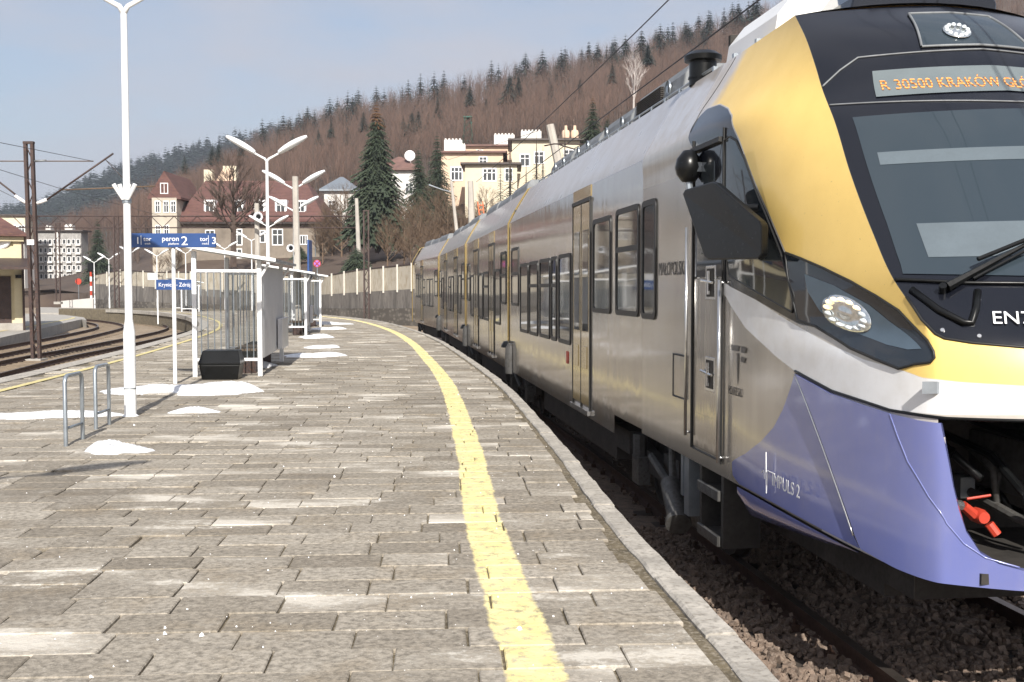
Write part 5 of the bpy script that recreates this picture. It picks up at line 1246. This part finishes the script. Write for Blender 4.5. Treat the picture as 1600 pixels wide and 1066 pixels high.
part('canopy', 'darksteel', st, lambda b: b.prism([(bx(-320), -3.2, bz(423)), (bx(-320), -3.2, bz(419)), (bx(-320), -.3, bz(404)), (bx(-320), -.3, bz(408))], (bx(50) - bx(-320), 0, 0)))
for x in (-10, 8): part('door', 'darksteel', st, lambda b: b.box(bx(x) - .5, bx(x) + .35, -.05, .05, .35, bz(432)))
part('drainpipe', 'darksteel', st, lambda b: b.tube([(bx(37), -.2, 0), (bx(37), -.2, bz(376))], .06, 6))
part('wall_lamp', 'black', st, lambda b: b.box(bx(26), bx(34), -.45, -.12, bz(435), bz(430)))
b = MB(); b.lathe([(0, -.12), (.50, -.12), (.55, -.06), (.55, 0)], (0, 0, 0), 24, axis='y'); o = b.build('station_clock', M['sign_white'], smooth=30); o.location = at(0, 372, Yb - .25); tag(o, 'round white disc on the station wall at the left edge', 'clock')

# ------------------------------------------------------------------ retaining wall and pale fence behind the tracks
M['stonewall'] = None
def stone_wall_mat():
    m, nt, bs = newmat('rough_stone_wall'); v = coords(nt, True)
    br = nd(nt, 'ShaderNodeTexVoronoi'); br.inputs['Scale'].default_value = 2.3; mpv = coords(nt, True, (1, 1, 1.8)); nt.links.new(mpv, br.inputs['Vector'])
    n1 = noise(nt, v, .5, 5); n2 = noise(nt, coords(nt, True, (1.5, 1.5, .2)), 1.2, 5)
    c = mix(nt, ramp(nt, br.outputs['Distance'], .15, .5), (.20, .18, .155), (.085, .075, .065)); c = mix(nt, ramp(nt, n2, .4, .7, 0, .7), c, (.09, .08, .07)); c = mix(nt, ramp(nt, n1, .5, .75, 0, .6), c, (.26, .24, .21))
    nt.links.new(c, bs.inputs['Base Color']); bs.inputs['Roughness'].default_value = .95; bump(nt, bs, br.outputs['Distance'], -.8, .08); return m
M['stonewall'] = stone_wall_mat()
M['postpale'] = pm('pale_post', (.58, .55, .49), .8, var=.1)
M['stained'] = pm('stained_concrete', (.17, .155, .14), .95, var=.45, sc=.8, c2=(.08, .07, .065), scale=(1.5, 1.5, .25), bmp=.3)
M['fence'] = pm('pale_fence_concrete', (.43, .39, .32), .9, var=.2, sc=.6, c2=(.30, .25, .18), scale=(1, 1, .35))
def wall_run(pts, name, label, posts):
    """pts: (photo x, depth, y of fence top, y of fence foot, y of wall foot)"""
    w = empty(name, PX(pts[0][0], pts[0][1])); tag(w, label, 'wall'); o0 = w.location; P = []
    for x, Y, yt, yf, yb in pts: P.append((PX(x, Y) - o0, at(x, yt, Y).z, at(x, yf, Y).z))
    for i in range(len(P) - 1):
        (a, at_, af), (c, ct, cf) = P[i], P[i + 1]; d = (c - a).normalized(); nl = Vector((d.y, -d.x, 0))
        if nl.y > 0: nl = -nl
        b = MB(); mid = lambda z0, z1, th: b.add([a + nl * th + Vector((0, 0, z0[0])), c + nl * th + Vector((0, 0, z0[1])), c - nl * .5 + Vector((0, 0, z0[1])), a - nl * .5 + Vector((0, 0, z0[0])), a + nl * th + Vector((0, 0, z1[0])), c + nl * th + Vector((0, 0, z1[1])), c - nl * .5 + Vector((0, 0, z1[1])), a - nl * .5 + Vector((0, 0, z1[0]))], [(3, 2, 1, 0), (4, 5, 6, 7), (0, 1, 5, 4), (1, 2, 6, 5), (2, 3, 7, 6), (3, 0, 4, 7)])
        la, lc = -.95 + (af + .95) * .48, -.95 + (cf + .95) * .48
        mid((-1.2, -1.2), (la, lc), .25); b.build('stone_base', M['stonewall'], w)
        b = MB(); mid((la + .002, lc + .002), (af, cf), .06); b.build('concrete_course', M['stained'], w)
        n = posts[i]
        for k in range(n):
            p, q = a.lerp(c, k / n), a.lerp(c, (k + 1) / n); f0, f1 = af + (cf - af) * k / n, af + (cf - af) * (k + 1) / n; t0, t1 = at_ + (ct - at_) * k / n, at_ + (ct - at_) * (k + 1) / n
            b = MB(); b.add([p + Vector((0, 0, f0 + .01)), q + Vector((0, 0, f1 + .01)), q + Vector((0, 0, t1 - .12)), p + Vector((0, 0, t0 - .12))] + [v + -nl * .06 for v in (p + Vector((0, 0, f0 + .01)), q + Vector((0, 0, f1 + .01)), q + Vector((0, 0, t1 - .12)), p + Vector((0, 0, t0 - .12)))], [(0, 1, 2, 3), (7, 6, 5, 4), (0, 4, 5, 1), (1, 5, 6, 2), (2, 6, 7, 3), (3, 7, 4, 0)]); b.build('fence_panel', M['fence'], w)
            b = MB(); b.tube([p + nl * .08 + Vector((0, 0, f0 - .15)), p + nl * .08 + Vector((0, 0, t0))], .07, 6); b.build('fence_post', M['postpale'], w)
        b = MB(); b.tube([a + Vector((0, 0, at_ - .09)), c + Vector((0, 0, ct - .09))], .05, 5); b.build('fence_rail', M['darksteel'], w)
    return w
wall_run([(800, 66, 396, 440, 510), (645, 73, 411, 452, 500), (560, 79, 420, 457, 497), (484, 87, 434, 462, 492)], 'retaining_wall', 'dark stone retaining wall topped by pale fence panels beyond the train', [9, 4, 4])
wall_run([(484, 88.5, 432, 460, 492), (400, 92, 424, 455, 490), (300, 96, 424, 452, 488), (245, 99, 424, 449, 487), (190, 105, 421, 446, 485), (150, 111, 428, 444, 483)], 'stone_wall', 'old stone wall under a pale fence behind the left tracks', [3, 4, 3, 3, 2])
b = MB(); p0, p1 = at(95, 455, 118), at(150, 450, 113); b.prism([(p0.x, p0.y, -1), (p1.x, p1.y, -1), (p1.x, p1.y, .6), (p0.x, p0.y, .2)], (0, .5, 0)); o = b.build('low_white_wall', M['whitewall']); tag(o, 'low white parapet wall at the far end of the left tracks', 'wall')
# ------------------------------------------------------------------ lamp posts on the platforms
def head_mesh():
    b = MB(); rows = []
    for k in range(9):
        t = k / 8; w = .175 * math.sin(math.pi * min(.96, .10 + .86 * t)) ** .6 * (1 - .25 * t); hgt = .115 * math.sin(math.pi * min(.95, .12 + .83 * t)) ** .5
        rows.append([(.10 + .86 * t, w * math.cos(2 * math.pi * i / 10), hgt * math.sin(2 * math.pi * i / 10) * (1 if i < 5 else .55)) for i in range(11)])
    b.grid(rows); b.add(rows[0][:-1], [tuple(range(10))]); b.add(rows[-1][:-1], [tuple(range(10))]); return b.mesh('lamp_head', M['white'], 40)
HEAD = head_mesh()
def lamp_post(X, Y, hv, label, big=False, az=0.0, z0=0.0, group='double armed platform lamps'):
    t = empty('lamp_post', (X, Y, z0), az); tag(t, label, 'lamp post', group)
    b = MB()
    b.tube([(0, 0, 0), (0, 0, .02), (0, 0, 1.02), (0, 0, 1.18), (0, 0, hv)], [.10, .072, .070, .046, .038], 14); b.build('pole', M['white'], t, 40)
    if big:
        b = MB(); b.tube([(0, 0, .33), (0, 0, .345)], .074, 14); b.build('pole_band', M['galv'], t)
        for a in (-1.0, -.45, .45, 1.0):
            b = MB(); b.tube([(a * .03, -.05, 2.62), (a * .13, -.08, 2.80)], [.018, .026], 8); b.build('spotlight', M['white'], t)
        b = MB(); b.tube([(0, 0, 2.58), (0, 0, 2.64)], .055, 12); b.build('clamp', M['galv'], t)
    for sg in (-1, 1):
        b = MB(); b.tube([(0, 0, hv - .03), (sg * .05, 0, hv + .06), (sg * .22, 0, hv + .15), (sg * .34, 0, hv + .22)], [.036, .032, .028, .028], 8); b.build('arm', M['white'], t, True)
        o = link('lamp_head', HEAD, t); o.location = (sg * .24, 0, hv + .165); o.rotation_euler = (0, -rad(30), 0 if sg > 0 else math.pi)
    return t
def from_v(x, y, Y, label, **k):
    p = at(x, y, Y); return lamp_post(p.x, Y, p.z - k.get('z0', 0), label, **k)
p = gnd(204, 650); lamp_post(p.x, p.y, at(194, 18, p.y).z, 'tall white lamp post nearest the camera, beside the bike hoops', True)
lamp_post(-3.35, 1.9, 4.85, 'white lamp post beside the camera whose lamp shadow falls on the paving')
from_v(417, 252, 29, 'white double lamp rising behind the first shelter')
from_v(459, 297, 37.4, 'white double lamp beside the pale concrete pole')
from_v(459, 331, 47, 'white double lamp just behind the concrete pole, lower in view')
from_v(420, 356, 59, 'white double lamp right of the loudspeaker pole, farther off')
from_v(393, 377, 77, 'small far white double lamp left of the loudspeaker pole')
for x, y, Y, lab in ((351, 390, 88, 'far white lamp in front of the bare tree trunk'), (290, 397, 95, 'far white lamp right of the platform sign post by the stone wall'), (245, 401, 96, 'far white lamp left of the station name board'), (204, 396, 100, 'far white lamp seen behind the nearest lamp post'), (170, 406, 104, 'far white lamp right of the striped signal post'), (147, 411, 108, 'far white lamp at the striped signal post')):
    from_v(x, y, Y, lab, z0=-.4)
# ------------------------------------------------------------------ platform sign
Ys = 17.65; sgn = empty('platform_sign', gnd(274, 600)); tag(sgn, 'blue platform sign reading 1 tor peron 2 tor 3 on a white post', 'sign'); so = sgn.location
b = MB(); b.tube([(0, 0, 0), (0, 0, at(270, 386, Ys).z)], .032, 12); b.build('post', M['white'], sgn, 40)
lz0, lz1 = at(270, 387, Ys).z, at(270, 365, Ys).z; xl, xr = at(203, 375, Ys).x - so.x, at(338, 375, Ys).x - so.x
b = MB(); b.box(xl, xr, -.06, .0, lz0, lz1); bevel_obj(b.build('board', M['blue_sign'], sgn), .006)
def stext(txt, px, pz, size, par=sgn, xs=1.0, y=-.063): return text_obj('lettering', txt, size, M['sign_white'], par, frame((at(px, 0, Ys).x - so.x, y, pz), (1, 0, 0), (0, 0, 1)), .001, xs=xs)
mz = (lz0 + lz1) / 2
stext('1', 207, mz - .055, .155, xs=1.1); stext('tor', 220, mz - .01, .10); stext('track', 222, mz - .065, .045); stext('peron', 249, mz - .01, .115); stext('platform', 259, mz - .07, .05); stext('2', 279, mz - .075, .20, xs=1.15); stext('tor', 309, mz - .01, .10); stext('track', 312, mz - .065, .045); stext('3', 327, mz - .055, .155, xs=1.1)
for px in (216, 322): b = MB(); b.box(at(px, 0, Ys).x - so.x, at(px, 0, Ys).x - so.x + .006, -.064, -.06, mz - .07, mz + .08); b.build('divider', M['sign_white'], sgn)
# ------------------------------------------------------------------ waiting shelters
M['ribbed'] = pm('ribbed_white_sheet', (.62, .63, .66), .35, var=.08, sc=2)
M['smoke'] = clear_glass('smoked_pane', (.08, .1, .1), .10)
def shelter(loc, rz, label, bars=9, sc=1.0):
    t = empty('waiting_shelter', loc, rz); t.scale = (sc,) * 3; tag(t, label, 'shelter', 'waiting shelters on the platform'); W, D = 1.12, 3.9
    for x, y, z in ((0, 0, 2.05), (-W, 0, 2.2), (0, D, 2.05), (-W, D, 2.2)):
        b = MB(); b.box(x - .04, x + .04, y - .04, y + .04, 0, z); bevel_obj(b.build('post', M['white'], t), .006)
    b = MB(); b.prism([(-W - .42, -.25, 2.31), (-W - .42, -.25, 2.36), (.30, -.25, 2.07), (.30, -.25, 2.02)], (0, D + .5, 0)); b.build('roof', M['galv'], t)
    b = MB(); b.prism([(-W - .42, -.27, 2.305), (-W - .42, -.27, 2.365), (.31, -.27, 2.075), (.31, -.27, 2.015)], (0, .02, 0)); b.build('roof_fascia', M['white'], t)
    for y in (-.02, D + .02):
        b = MB(); b.tube([(0, y, 1.72), (.16, y, 1.98)], .025, 6); b.build('brace', M['white'], t)
    n = 26; rows = [[(.045 + (.012 if k % 2 else -.012), .06 + (D - .12) * k / n, z) for k in range(n + 1)] for z in (.32, 1.95)]
    b = MB(); b.grid(rows); b.build('back_panel', M['ribbed'], t)
    for y in (0, D):
        for z in (.30, 1.86): b = MB(); b.box(-W, 0, y - .025, y + .025, z - .025, z + .025); b.build('end_rail', M['white'], t)
        for k in range(bars): x = -W + W * (k + 1) / (bars + 1); b = MB(); b.tube([(x, y, .3), (x, y, 1.86)], .011, 6); b.build('bar', M['galv'], t)
        b = MB(); b.box(-W + .04, -.04, y - .004, y + .004, .33, 1.83); b.build('end_pane', M['smoke'], t)
    b = MB(); b.box(-.55, -.10, .5, D - .5, .42, .46); b.build('bench_seat', M['bush'], t)
    for y in (.7, D - .7): b = MB(); b.box(-.45, -.15, y - .03, y + .03, 0, .42); b.build('bench_leg', M['darksteel'], t)
    b = MB(); b.box(.07, .16, 2.4, 3.7, .35, .95); b.build('info_case', M['ribbed'], t)
    return t
shelter(gnd(407, 588), rad(6.5), 'nearest white waiting shelter, behind the black grit bin')
shelter((-6.75, 35.6, 0), rad(9), 'second white shelter, just behind the concrete pole')
shelter((-7.75, 44.0, 0), rad(13), 'third white shelter along the platform, beneath the blue edge on sign')
shelter((-21.0, 73.0, -.1), rad(25), 'small far shelter seen through the bars of the nearest one')
# ------------------------------------------------------------------ small platform things
p = gnd(347, 592); bn = empty('grit_bin', p, rad(4)); tag(bn, 'black plastic grit bin with sloped lid in front of the shelter', 'bin')
b = MB(); b.add([(-.30, -.2, 0), (.30, -.2, 0), (.30, .2, 0), (-.30, .2, 0), (-.34, -.24, .25), (.34, -.24, .25), (.34, .24, .25), (-.34, .24, .25)], [(3, 2, 1, 0), (4, 5, 6, 7), (0, 1, 5, 4), (1, 2, 6, 5), (2, 3, 7, 6), (3, 0, 4, 7)]); bevel_obj(b.build('body', M['black'], bn), .012, 2)
b = MB(); b.add([(-.35, -.25, .253), (.35, -.25, .253), (.35, .25, .253), (-.35, .25, .253), (-.35, -.25, .29), (.35, -.25, .29), (.35, .25, .29), (-.35, .25, .29), (-.30, -.12, .49), (.30, -.12, .49), (.30, .2, .50), (-.30, .2, .50)], [(3, 2, 1, 0), (0, 1, 5, 4), (1, 2, 6, 5), (2, 3, 7, 6), (3, 0, 4, 7), (4, 5, 9, 8), (5, 6, 10, 9), (6, 7, 11, 10), (7, 4, 8, 11), (8, 9, 10, 11)]); bevel_obj(b.build('lid', M['black'], bn), .012, 2)
for i, (a, c, lab) in enumerate((((103, 697), (127, 688), 'galvanised bike hoop nearest the camera'), ((150, 671), (171, 663), 'galvanised bike hoop beside the lamp post'))):
    a, c = gnd(*a), gnd(*c); c = a + (c - a).normalized() * .45; t = empty('bike_hoop', a); tag(t, lab, 'bike rack', 'bike hoops'); d = (c - a); n_ = d.normalized(); H_ = .69
    pts = [Vector((0, 0, -.02)), Vector((0, 0, H_ - .06)), n_ * .02 + Vector((0, 0, H_ - .018)), n_ * .06 + Vector((0, 0, H_)), d - n_ * .06 + Vector((0, 0, H_)), d - n_ * .02 + Vector((0, 0, H_ - .018)), d + Vector((0, 0, H_ - .06)), d + Vector((0, 0, -.02))]
    b = MB(); b.tube(pts, .021, 10); b.build('hoop', M['galv'], t, 50); b = MB(); b.tube([Vector((0, 0, .17)), d + Vector((0, 0, .17))], .016, 8); b.build('crossbar', M['galv'], t, True)
def snow(name, c, rx, ry, hgt, label, seed, rz=0.0):
    rn = random.Random(seed); b = MB(); rows = []; ph = [rn.uniform(0, 6.3) for _ in range(6)]; N_ = 64
    def rad_(a): return 1 + .16 * math.sin(2 * a + ph[0]) + .12 * math.sin(3 * a + ph[1]) + .07 * math.sin(5 * a + ph[2]) + .06 * math.sin(9 * a + ph[3]) + .04 * math.sin(17 * a + ph[4]) + .025 * math.sin(29 * a + ph[5])
    for k in range(13):
        q = k / 12; rows.append([(rx * rad_(2 * math.pi * i / N_) * q * math.cos(2 * math.pi * i / N_), ry * rad_(2 * math.pi * i / N_) * q * math.sin(2 * math.pi * i / N_),
            hgt * (1 - q ** 3.2) * (.72 + .28 * math.sin(3.1 * q * math.cos(2 * math.pi * i / N_) + ph[4]) + .14 * math.sin(7 * q * math.sin(2 * math.pi * i / N_) + ph[5])) + rn.uniform(-1, 1) * .13 * hgt * (1 - q ** 2) + (-.01 if k == 12 else .004)) for i in range(N_)])
    rows = [r + r[:1] for r in rows]; b.grid(rows); o = b.build(name, M['snow'], smooth=True); o.location = c; o.rotation_euler = (0, 0, rz); tag(o, label, 'snow', 'melting snow patches')
    return o
for i, (c, rx, ry, hg, lab) in enumerate((((-3.78, 10.35, 0), .33, .24, .085, 'small snow patch nearest the camera by the bike hoops'), ((-3.98, 13.6, 0), .29, .17, .06, 'small oval snow patch right of the nearest lamp post'), ((-5.75, 13.15, 0), .85, .28, .07, 'long snow patch reaching the left picture edge'), ((-4.65, 16.5, 0), .95, .60, .14, 'large snow heap at the foot of the sign post'), ((-5.55, 16.4, 0), .65, .5, .10, 'snow heap behind the nearest lamp post'), ((-4.55, 24.9, 0), .62, .50, .10, 'snow patch right of the nearest shelter'), ((-4.95, 28.6, 0), .42, .5, .08, 'thin snow patch between the first shelter and the concrete pole'), ((-5.25, 21.5, 0), .5, .9, .10, 'snow lying inside the nearest shelter'), ((-6.25, 34.6, 0), .60, .7, .10, 'snow at the foot of the concrete pole'), ((-7.0, 41.5, 0), .55, .8, .10, 'snow beside the third shelter'), ((-7.9, 47.5, 0), .9, 1.0, .10, 'farthest snow patch by the third shelter'))):
    snow('snow_patch', c, rx, ry, hg, lab, 50 + i)
# ------------------------------------------------------------------ poles, loudspeakers, signs further off
def pole(name, x0, y0, x1, y1, Y, r0, r1, label, mat='pole', zfoot=None):
    a = at(x0, y0, Y); c = at(x1, y1, Y)
    t = empty(name, a); tag(t, label, 'pole'); b = MB(); d = c - a
    b.tube([(0, 0, -(.3)) , tuple(d)], [r0, r1], 8); b.build('shaft', M[mat], t, 40); return t
def horn(t, off, r=.16):
    b = MB(); b.lathe([(r, -.14), (r * .92, -.15), (r * .55, -.04), (r * .3, .05), (r * .25, .15), (0, .15)], (0, 0, 0), 16, axis='y'); o = b.build('loudspeaker', M['ribbed'], t, True); o.location = off
    b = MB(); b.lathe([(0, -.06), (r * .5, -.065)], (0, 0, 0), 12, axis='y'); o = b.build('loudspeaker_mouth', M['black'], t, True); o.location = off
t = pole('concrete_pole', 467, 523, 461, 276, 37.0, .13, .10, 'pale concrete pole with loudspeaker beside the white double lamps'); horn(t, at(455, 388, 36.8) - t.location, .13)
t = pole('concrete_pole', 404, 492, 401, 318, 60, .16, .13, 'concrete pole carrying a round loudspeaker in front of the house'); horn(t, at(404, 339, 59.7) - t.location, .26)
pole('concrete_pole', 562, 430, 557, 310, 92, .22, .15, 'slim concrete pole beside the tall spruce')
t = pole('concrete_pole', 738, 372, 735, 283, 60, .20, .15, 'square concrete catenary pole behind the train')
M['orange'] = pm('orange_paint', (.75, .16, .05), .5)
o = empty('orange_ladder', at(752, 341, 59.6)); tag(o, 'small orange ladder hung on the concrete pole behind the train', 'ladder')
for s in (-1, 1): b = MB(); b.tube([(s * .12 + .04, 0, .0), (s * .14 - .06, 0, .9)], .035, 5); b.build('rail', M['orange'], o)
for k in range(3): b = MB(); b.tube([(-.1, 0, .2 + k * .25), (.12, 0, .2 + k * .25)], .03, 5); b.build('rung', M['orange'], o)
t = pole('street_lamp_pole', 716, 376, 705, 283, 66, .12, .08, 'leaning grey pole with a thin lamp arm behind the train'); b = MB(); q = at(705, 300, 66) - t.location; b.tube([q, q + Vector((-.5, 0, .12)), q + Vector((-1.35, 0, .42))], [.035, .03, .05], 6); b.build('lamp_arm', M['galv'], t)
pole('concrete_pole', 884, 292, 859, 195, 40, .17, .15, 'leaning concrete pole above the train roof')
def disc_sign(x, y, Y, r, label, mats, yb):
    t = empty('road_sign', at(x, yb, Y)); tag(t, label, 'sign'); zc = at(x, y, Y).z - t.location.z
    b = MB(); b.tube([(0, .04, -.5), (0, .04, zc + r)], .035, 6); b.build('post', M['galv'], t)
    for k, (rr, mt) in enumerate(mats): b = MB(); b.lathe([(0, -.01 * (k + 1)), (r * rr, -.01 * (k + 1)), (r * rr, 0)], (0, 0, zc), 18, axis='y'); b.build('sign_face', M[mt], t)
    return t, zc
M['violet'] = pm('sign_violet', (.30, .14, .50), .4, var=.05)
t, zc = disc_sign(496, 412, 70, .24, 'round no stopping sign near the end of the platform', ((1, 'redpaint'), (.82, 'violet')), 470)
for a in (1, -1): b = MB(); b.tube([(-.18, -.03, zc - .18 * a), (.18, -.03, zc + .18 * a)], .03, 4); b.build('sign_cross', M['redpaint'], t)
disc_sign(123, 440, 118, .34, 'red no entry sign at the end of the left tracks', ((1, 'redpaint'),), 470)
b = MB(); q = at(484, 405, 45); b.box(-.04, .04, -.35, .35, -.80, .78); o = bevel_obj(b.build('edge_on_sign', M['blue_sign']), .01); o.location = q; tag(o, 'blue platform board seen edge on above the third shelter', 'sign')
t = empty('name_board', at(273, 445, 58)); tag(t, 'blue station name board reading Krynica Zdrój', 'sign'); b = MB(); b.box(-.98, .98, -.04, 0, -.27, .27); b.build('board', M['blue_sign'], t)
text_obj('lettering', 'Krynica – Zdrój', .30, M['sign_white'], t, frame((0, -.045, -.10), (1, 0, 0), (0, 0, 1)), .001, 'CENTER', .88)
for sx in (-.93, .93): b = MB(); b.tube([(sx, .04, -2.1), (sx, .04, .3)], .04, 6); b.build('post', M['white'], t)
o = MB(); o.box(-.34, .34, -.03, 0, -.25, .25); q = o.build('small_notice', M['ribbed']); q.location = at(238, 432, 80); tag(q, 'small pale notice board on the far lamp left of the name board', 'sign')
# striped signal post
t = empty('signal_post', gnd(143, 484, -.7)); Yq = t.location.y; tag(t, 'red and white striped signal post with black head on the outer platform', 'signal')
zt = at(143, 425, Yq).z - t.location.z
for k in range(8): b = MB(); b.tube([(0, 0, zt * k / 8), (0, 0, zt * (k + 1) / 8 - .002)], .12, 8); b.build('stripe', M['redpaint' if k % 2 else 'sign_white'], t)
b = MB(); b.box(-.3, .3, -.15, .15, zt, zt + .95); bevel_obj(b.build('signal_head', M['black'], t), .05)
# ------------------------------------------------------------------ catenary: mast, gantry, wires
def lattice(name, x0, y0, x1, y1, Y, w, label, white=None):
    a, c = at(x0, y0, Y), at(x1, y1, Y); t = empty(name, a); tag(t, label, 'mast'); d = c - a; n = int(d.length / .55)
    for s in (-1, 1): b = MB(); f0 = Vector((s * w / 2, 0, -.3)); b.prism([f0 + Vector((-.05, -.07, 0)), f0 + Vector((.05, -.07, 0)), f0 + Vector((.05, .07, 0)), f0 + Vector((-.05, .07, 0))], d + Vector((0, 0, .3))); b.build('channel', M['darksteel'], t)
    for k in range(n):
        p, q = d * (k / n), d * ((k + 1) / n); s = 1 if k % 2 else -1; b = MB(); b.tube([p + Vector((-s * w / 2, -.04, 0)), q + Vector((s * w / 2, -.04, 0))], .022, 4); b.build('lacing', M['darksteel'], t)
    b = MB(); b.box(-w / 2 - .15, w / 2 + .15, -.3, .3, -.35, -.1); b.build('footing', M['concrete'], t)
    b = MB(); b.box(d.x - w / 2 - .06, d.x + w / 2 + .06, -.08, .08, d.z - .02, d.z + .06); b.build('cap', M['darksteel'], t)
    return t
Ym = gnd(55, 556, RAILZ).y
ma = lattice('catenary_mast', 57, 556, 45, 224, Ym, .23, 'dark steel lattice catenary mast at the left edge'); mo = ma.location
def rod(par, name, x0, y0, x1, y1, Y, r, mat, dy=0.0): b = MB(); b.tube([at(x0, y0, Y) - par.location, at(x1, y1, Y + dy) - par.location], r, 6); return b.build(name, M[mat], par, True)
rod(ma, 'cantilever_strut', 72, 313, 177, 240, Ym, .032, 'darksteel'); rod(ma, 'insulator', 58, 318, 73, 312, Ym, .06, 'sign_white'); rod(ma, 'top_tie', 52, 252, 146, 252, Ym, .02, 'bush'); rod(ma, 'insulator', 54, 252, 72, 251, Ym, .04, 'roofbox')
rod(ma, 'registration_tube', 97, 297, 243, 291, Ym, .025, 'bush'); rod(ma, 'steady_arm', 170, 306, 206, 295, Ym, .015, 'galv'); rod(ma, 'stay', 165, 250, 205, 292, Ym, .012, 'darksteel')
rod(ma, 'cantilever_strut', 42, 318, -30, 262, Ym, .032, 'darksteel'); rod(ma, 'insulator', 24, 306, 40, 317, Ym, .06, 'sign_white'); rod(ma, 'top_tie', 44, 252, -20, 252, Ym, .02, 'bush')
b = MB(); b.box(-.12, .12, -.02, 0, 0, .18); q = b.build('white_plate', M['sign_white'], ma); q.location = at(50, 383, Ym) - mo + Vector((0, -.1, 0))
lattice('catenary_mast', 573, 497, 572, 330, 75, .32, 'dark lattice mast in front of the retaining wall')
lattice('catenary_mast', 183, 484, 181, 338, 98, .4, 'dark lattice mast carrying the gantry near the left lamps')
lattice('catenary_mast', 91, 470, 90, 350, 112, .4, 'thin dark mast in front of the hotel')
gt = empty('catenary_gantry', at(20, 356, 98)); tag(gt, 'long dark truss gantry spanning above the left tracks', 'gantry'); g0 = gt.location
ga, gb, gc, gd = at(20, 356, 98) - g0, at(560, 356, 98) - g0, at(20, 338, 98) - g0, at(560, 338, 98) - g0
for nm, p, q in (('lower_chord', ga, gb), ('upper_chord', gc, gd)): b = MB(); b.tube([p, q], .055, 5); b.build(nm, M['darksteel'], gt)
for k in range(30):
    s, e = k / 30, (k + 1) / 30; b = MB(); b.tube([ga.lerp(gb, s) if k % 2 else gc.lerp(gd, s), gc.lerp(gd, e) if k % 2 else ga.lerp(gb, e)], .035, 4); b.build('lattice_bar', M['darksteel'], gt)
M['wire'] = pm('copper_wire', (.03, .025, .025), .5, .5)
def wire(pts, label, r=.009, n=10, sag=0.0):
    P = []
    for a, c in zip(pts[:-1], pts[1:]):
        for k in range(n): t = k / n; P.append(a.lerp(c, t) - Vector((0, 0, sag * 4 * t * (1 - t))))
    P.append(pts[-1]); b = MB(); o0 = P[0]; b.tube([p - o0 for p in P], r, 5); o = b.build('overhead_wire', M['wire']); o.location = o0; tag(o, label, 'wire'); return o
cw = [Vector((p.x, p.y, 0)) for p in RT if p.y < 44]; idx = [0, len(cw) // 3, 2 * len(cw) // 3, len(cw) - 1]
wire([cw[i] + Vector((.1, 0, 4.5)) for i in range(0, len(cw), 6)], 'contact wire running over the train roof', .009, 1)
wire([cw[i] + Vector((0, 0, 5.55 - .25 * math.sin(math.pi * (i / len(cw)) * 1.0))) for i in range(0, len(cw), 6)], 'upper carrier wire above the contact wire of the train track', .009, 1)
wire([at(-40, 215, 30), at(145, 252, Ym)], 'overhead wire meeting the top of the left mast cantilever'); wire([at(-40, 253, 28), at(98, 296, Ym), at(260, 340, 60)], 'overhead wire crossing below the left mast cantilever'); wire([at(-40, 278, 30), at(110, 352, 70)], 'lowest overhead wire at the far left'); wire([at(165, 250, Ym), at(300, 350, 80)], 'overhead wire running from the cantilever end to the gantry')
wire([at(840, 205, 60), at(700, 250, 100)], 'thin overhead wire in front of the villas', .015)
# ------------------------------------------------------------------ the air
hb = MB(); hb.box(-1320, 920, -320, 1520, -3, 175); hz_ = hb.build('haze', None)
hz_.data.materials.clear(); hm = bpy.data.materials.new('haze'); hm.use_nodes = True; hn = hm.node_tree; hn.nodes.clear()
ho = hn.nodes.new('ShaderNodeOutputMaterial'); hv = hn.nodes.new('ShaderNodeVolumePrincipled'); hv.inputs['Color'].default_value = (.80, .87, 1, 1); hv.inputs['Density'].default_value = .0003; hv.inputs['Anisotropy'].default_value = .2
hn.links.new(hv.outputs[0], ho.inputs['Volume']); hz_.data.materials.append(hm); tag(hz_, 'thin blue haze filling the valley', 'haze', kind='stuff')
SC.cycles.volume_bounces = 0
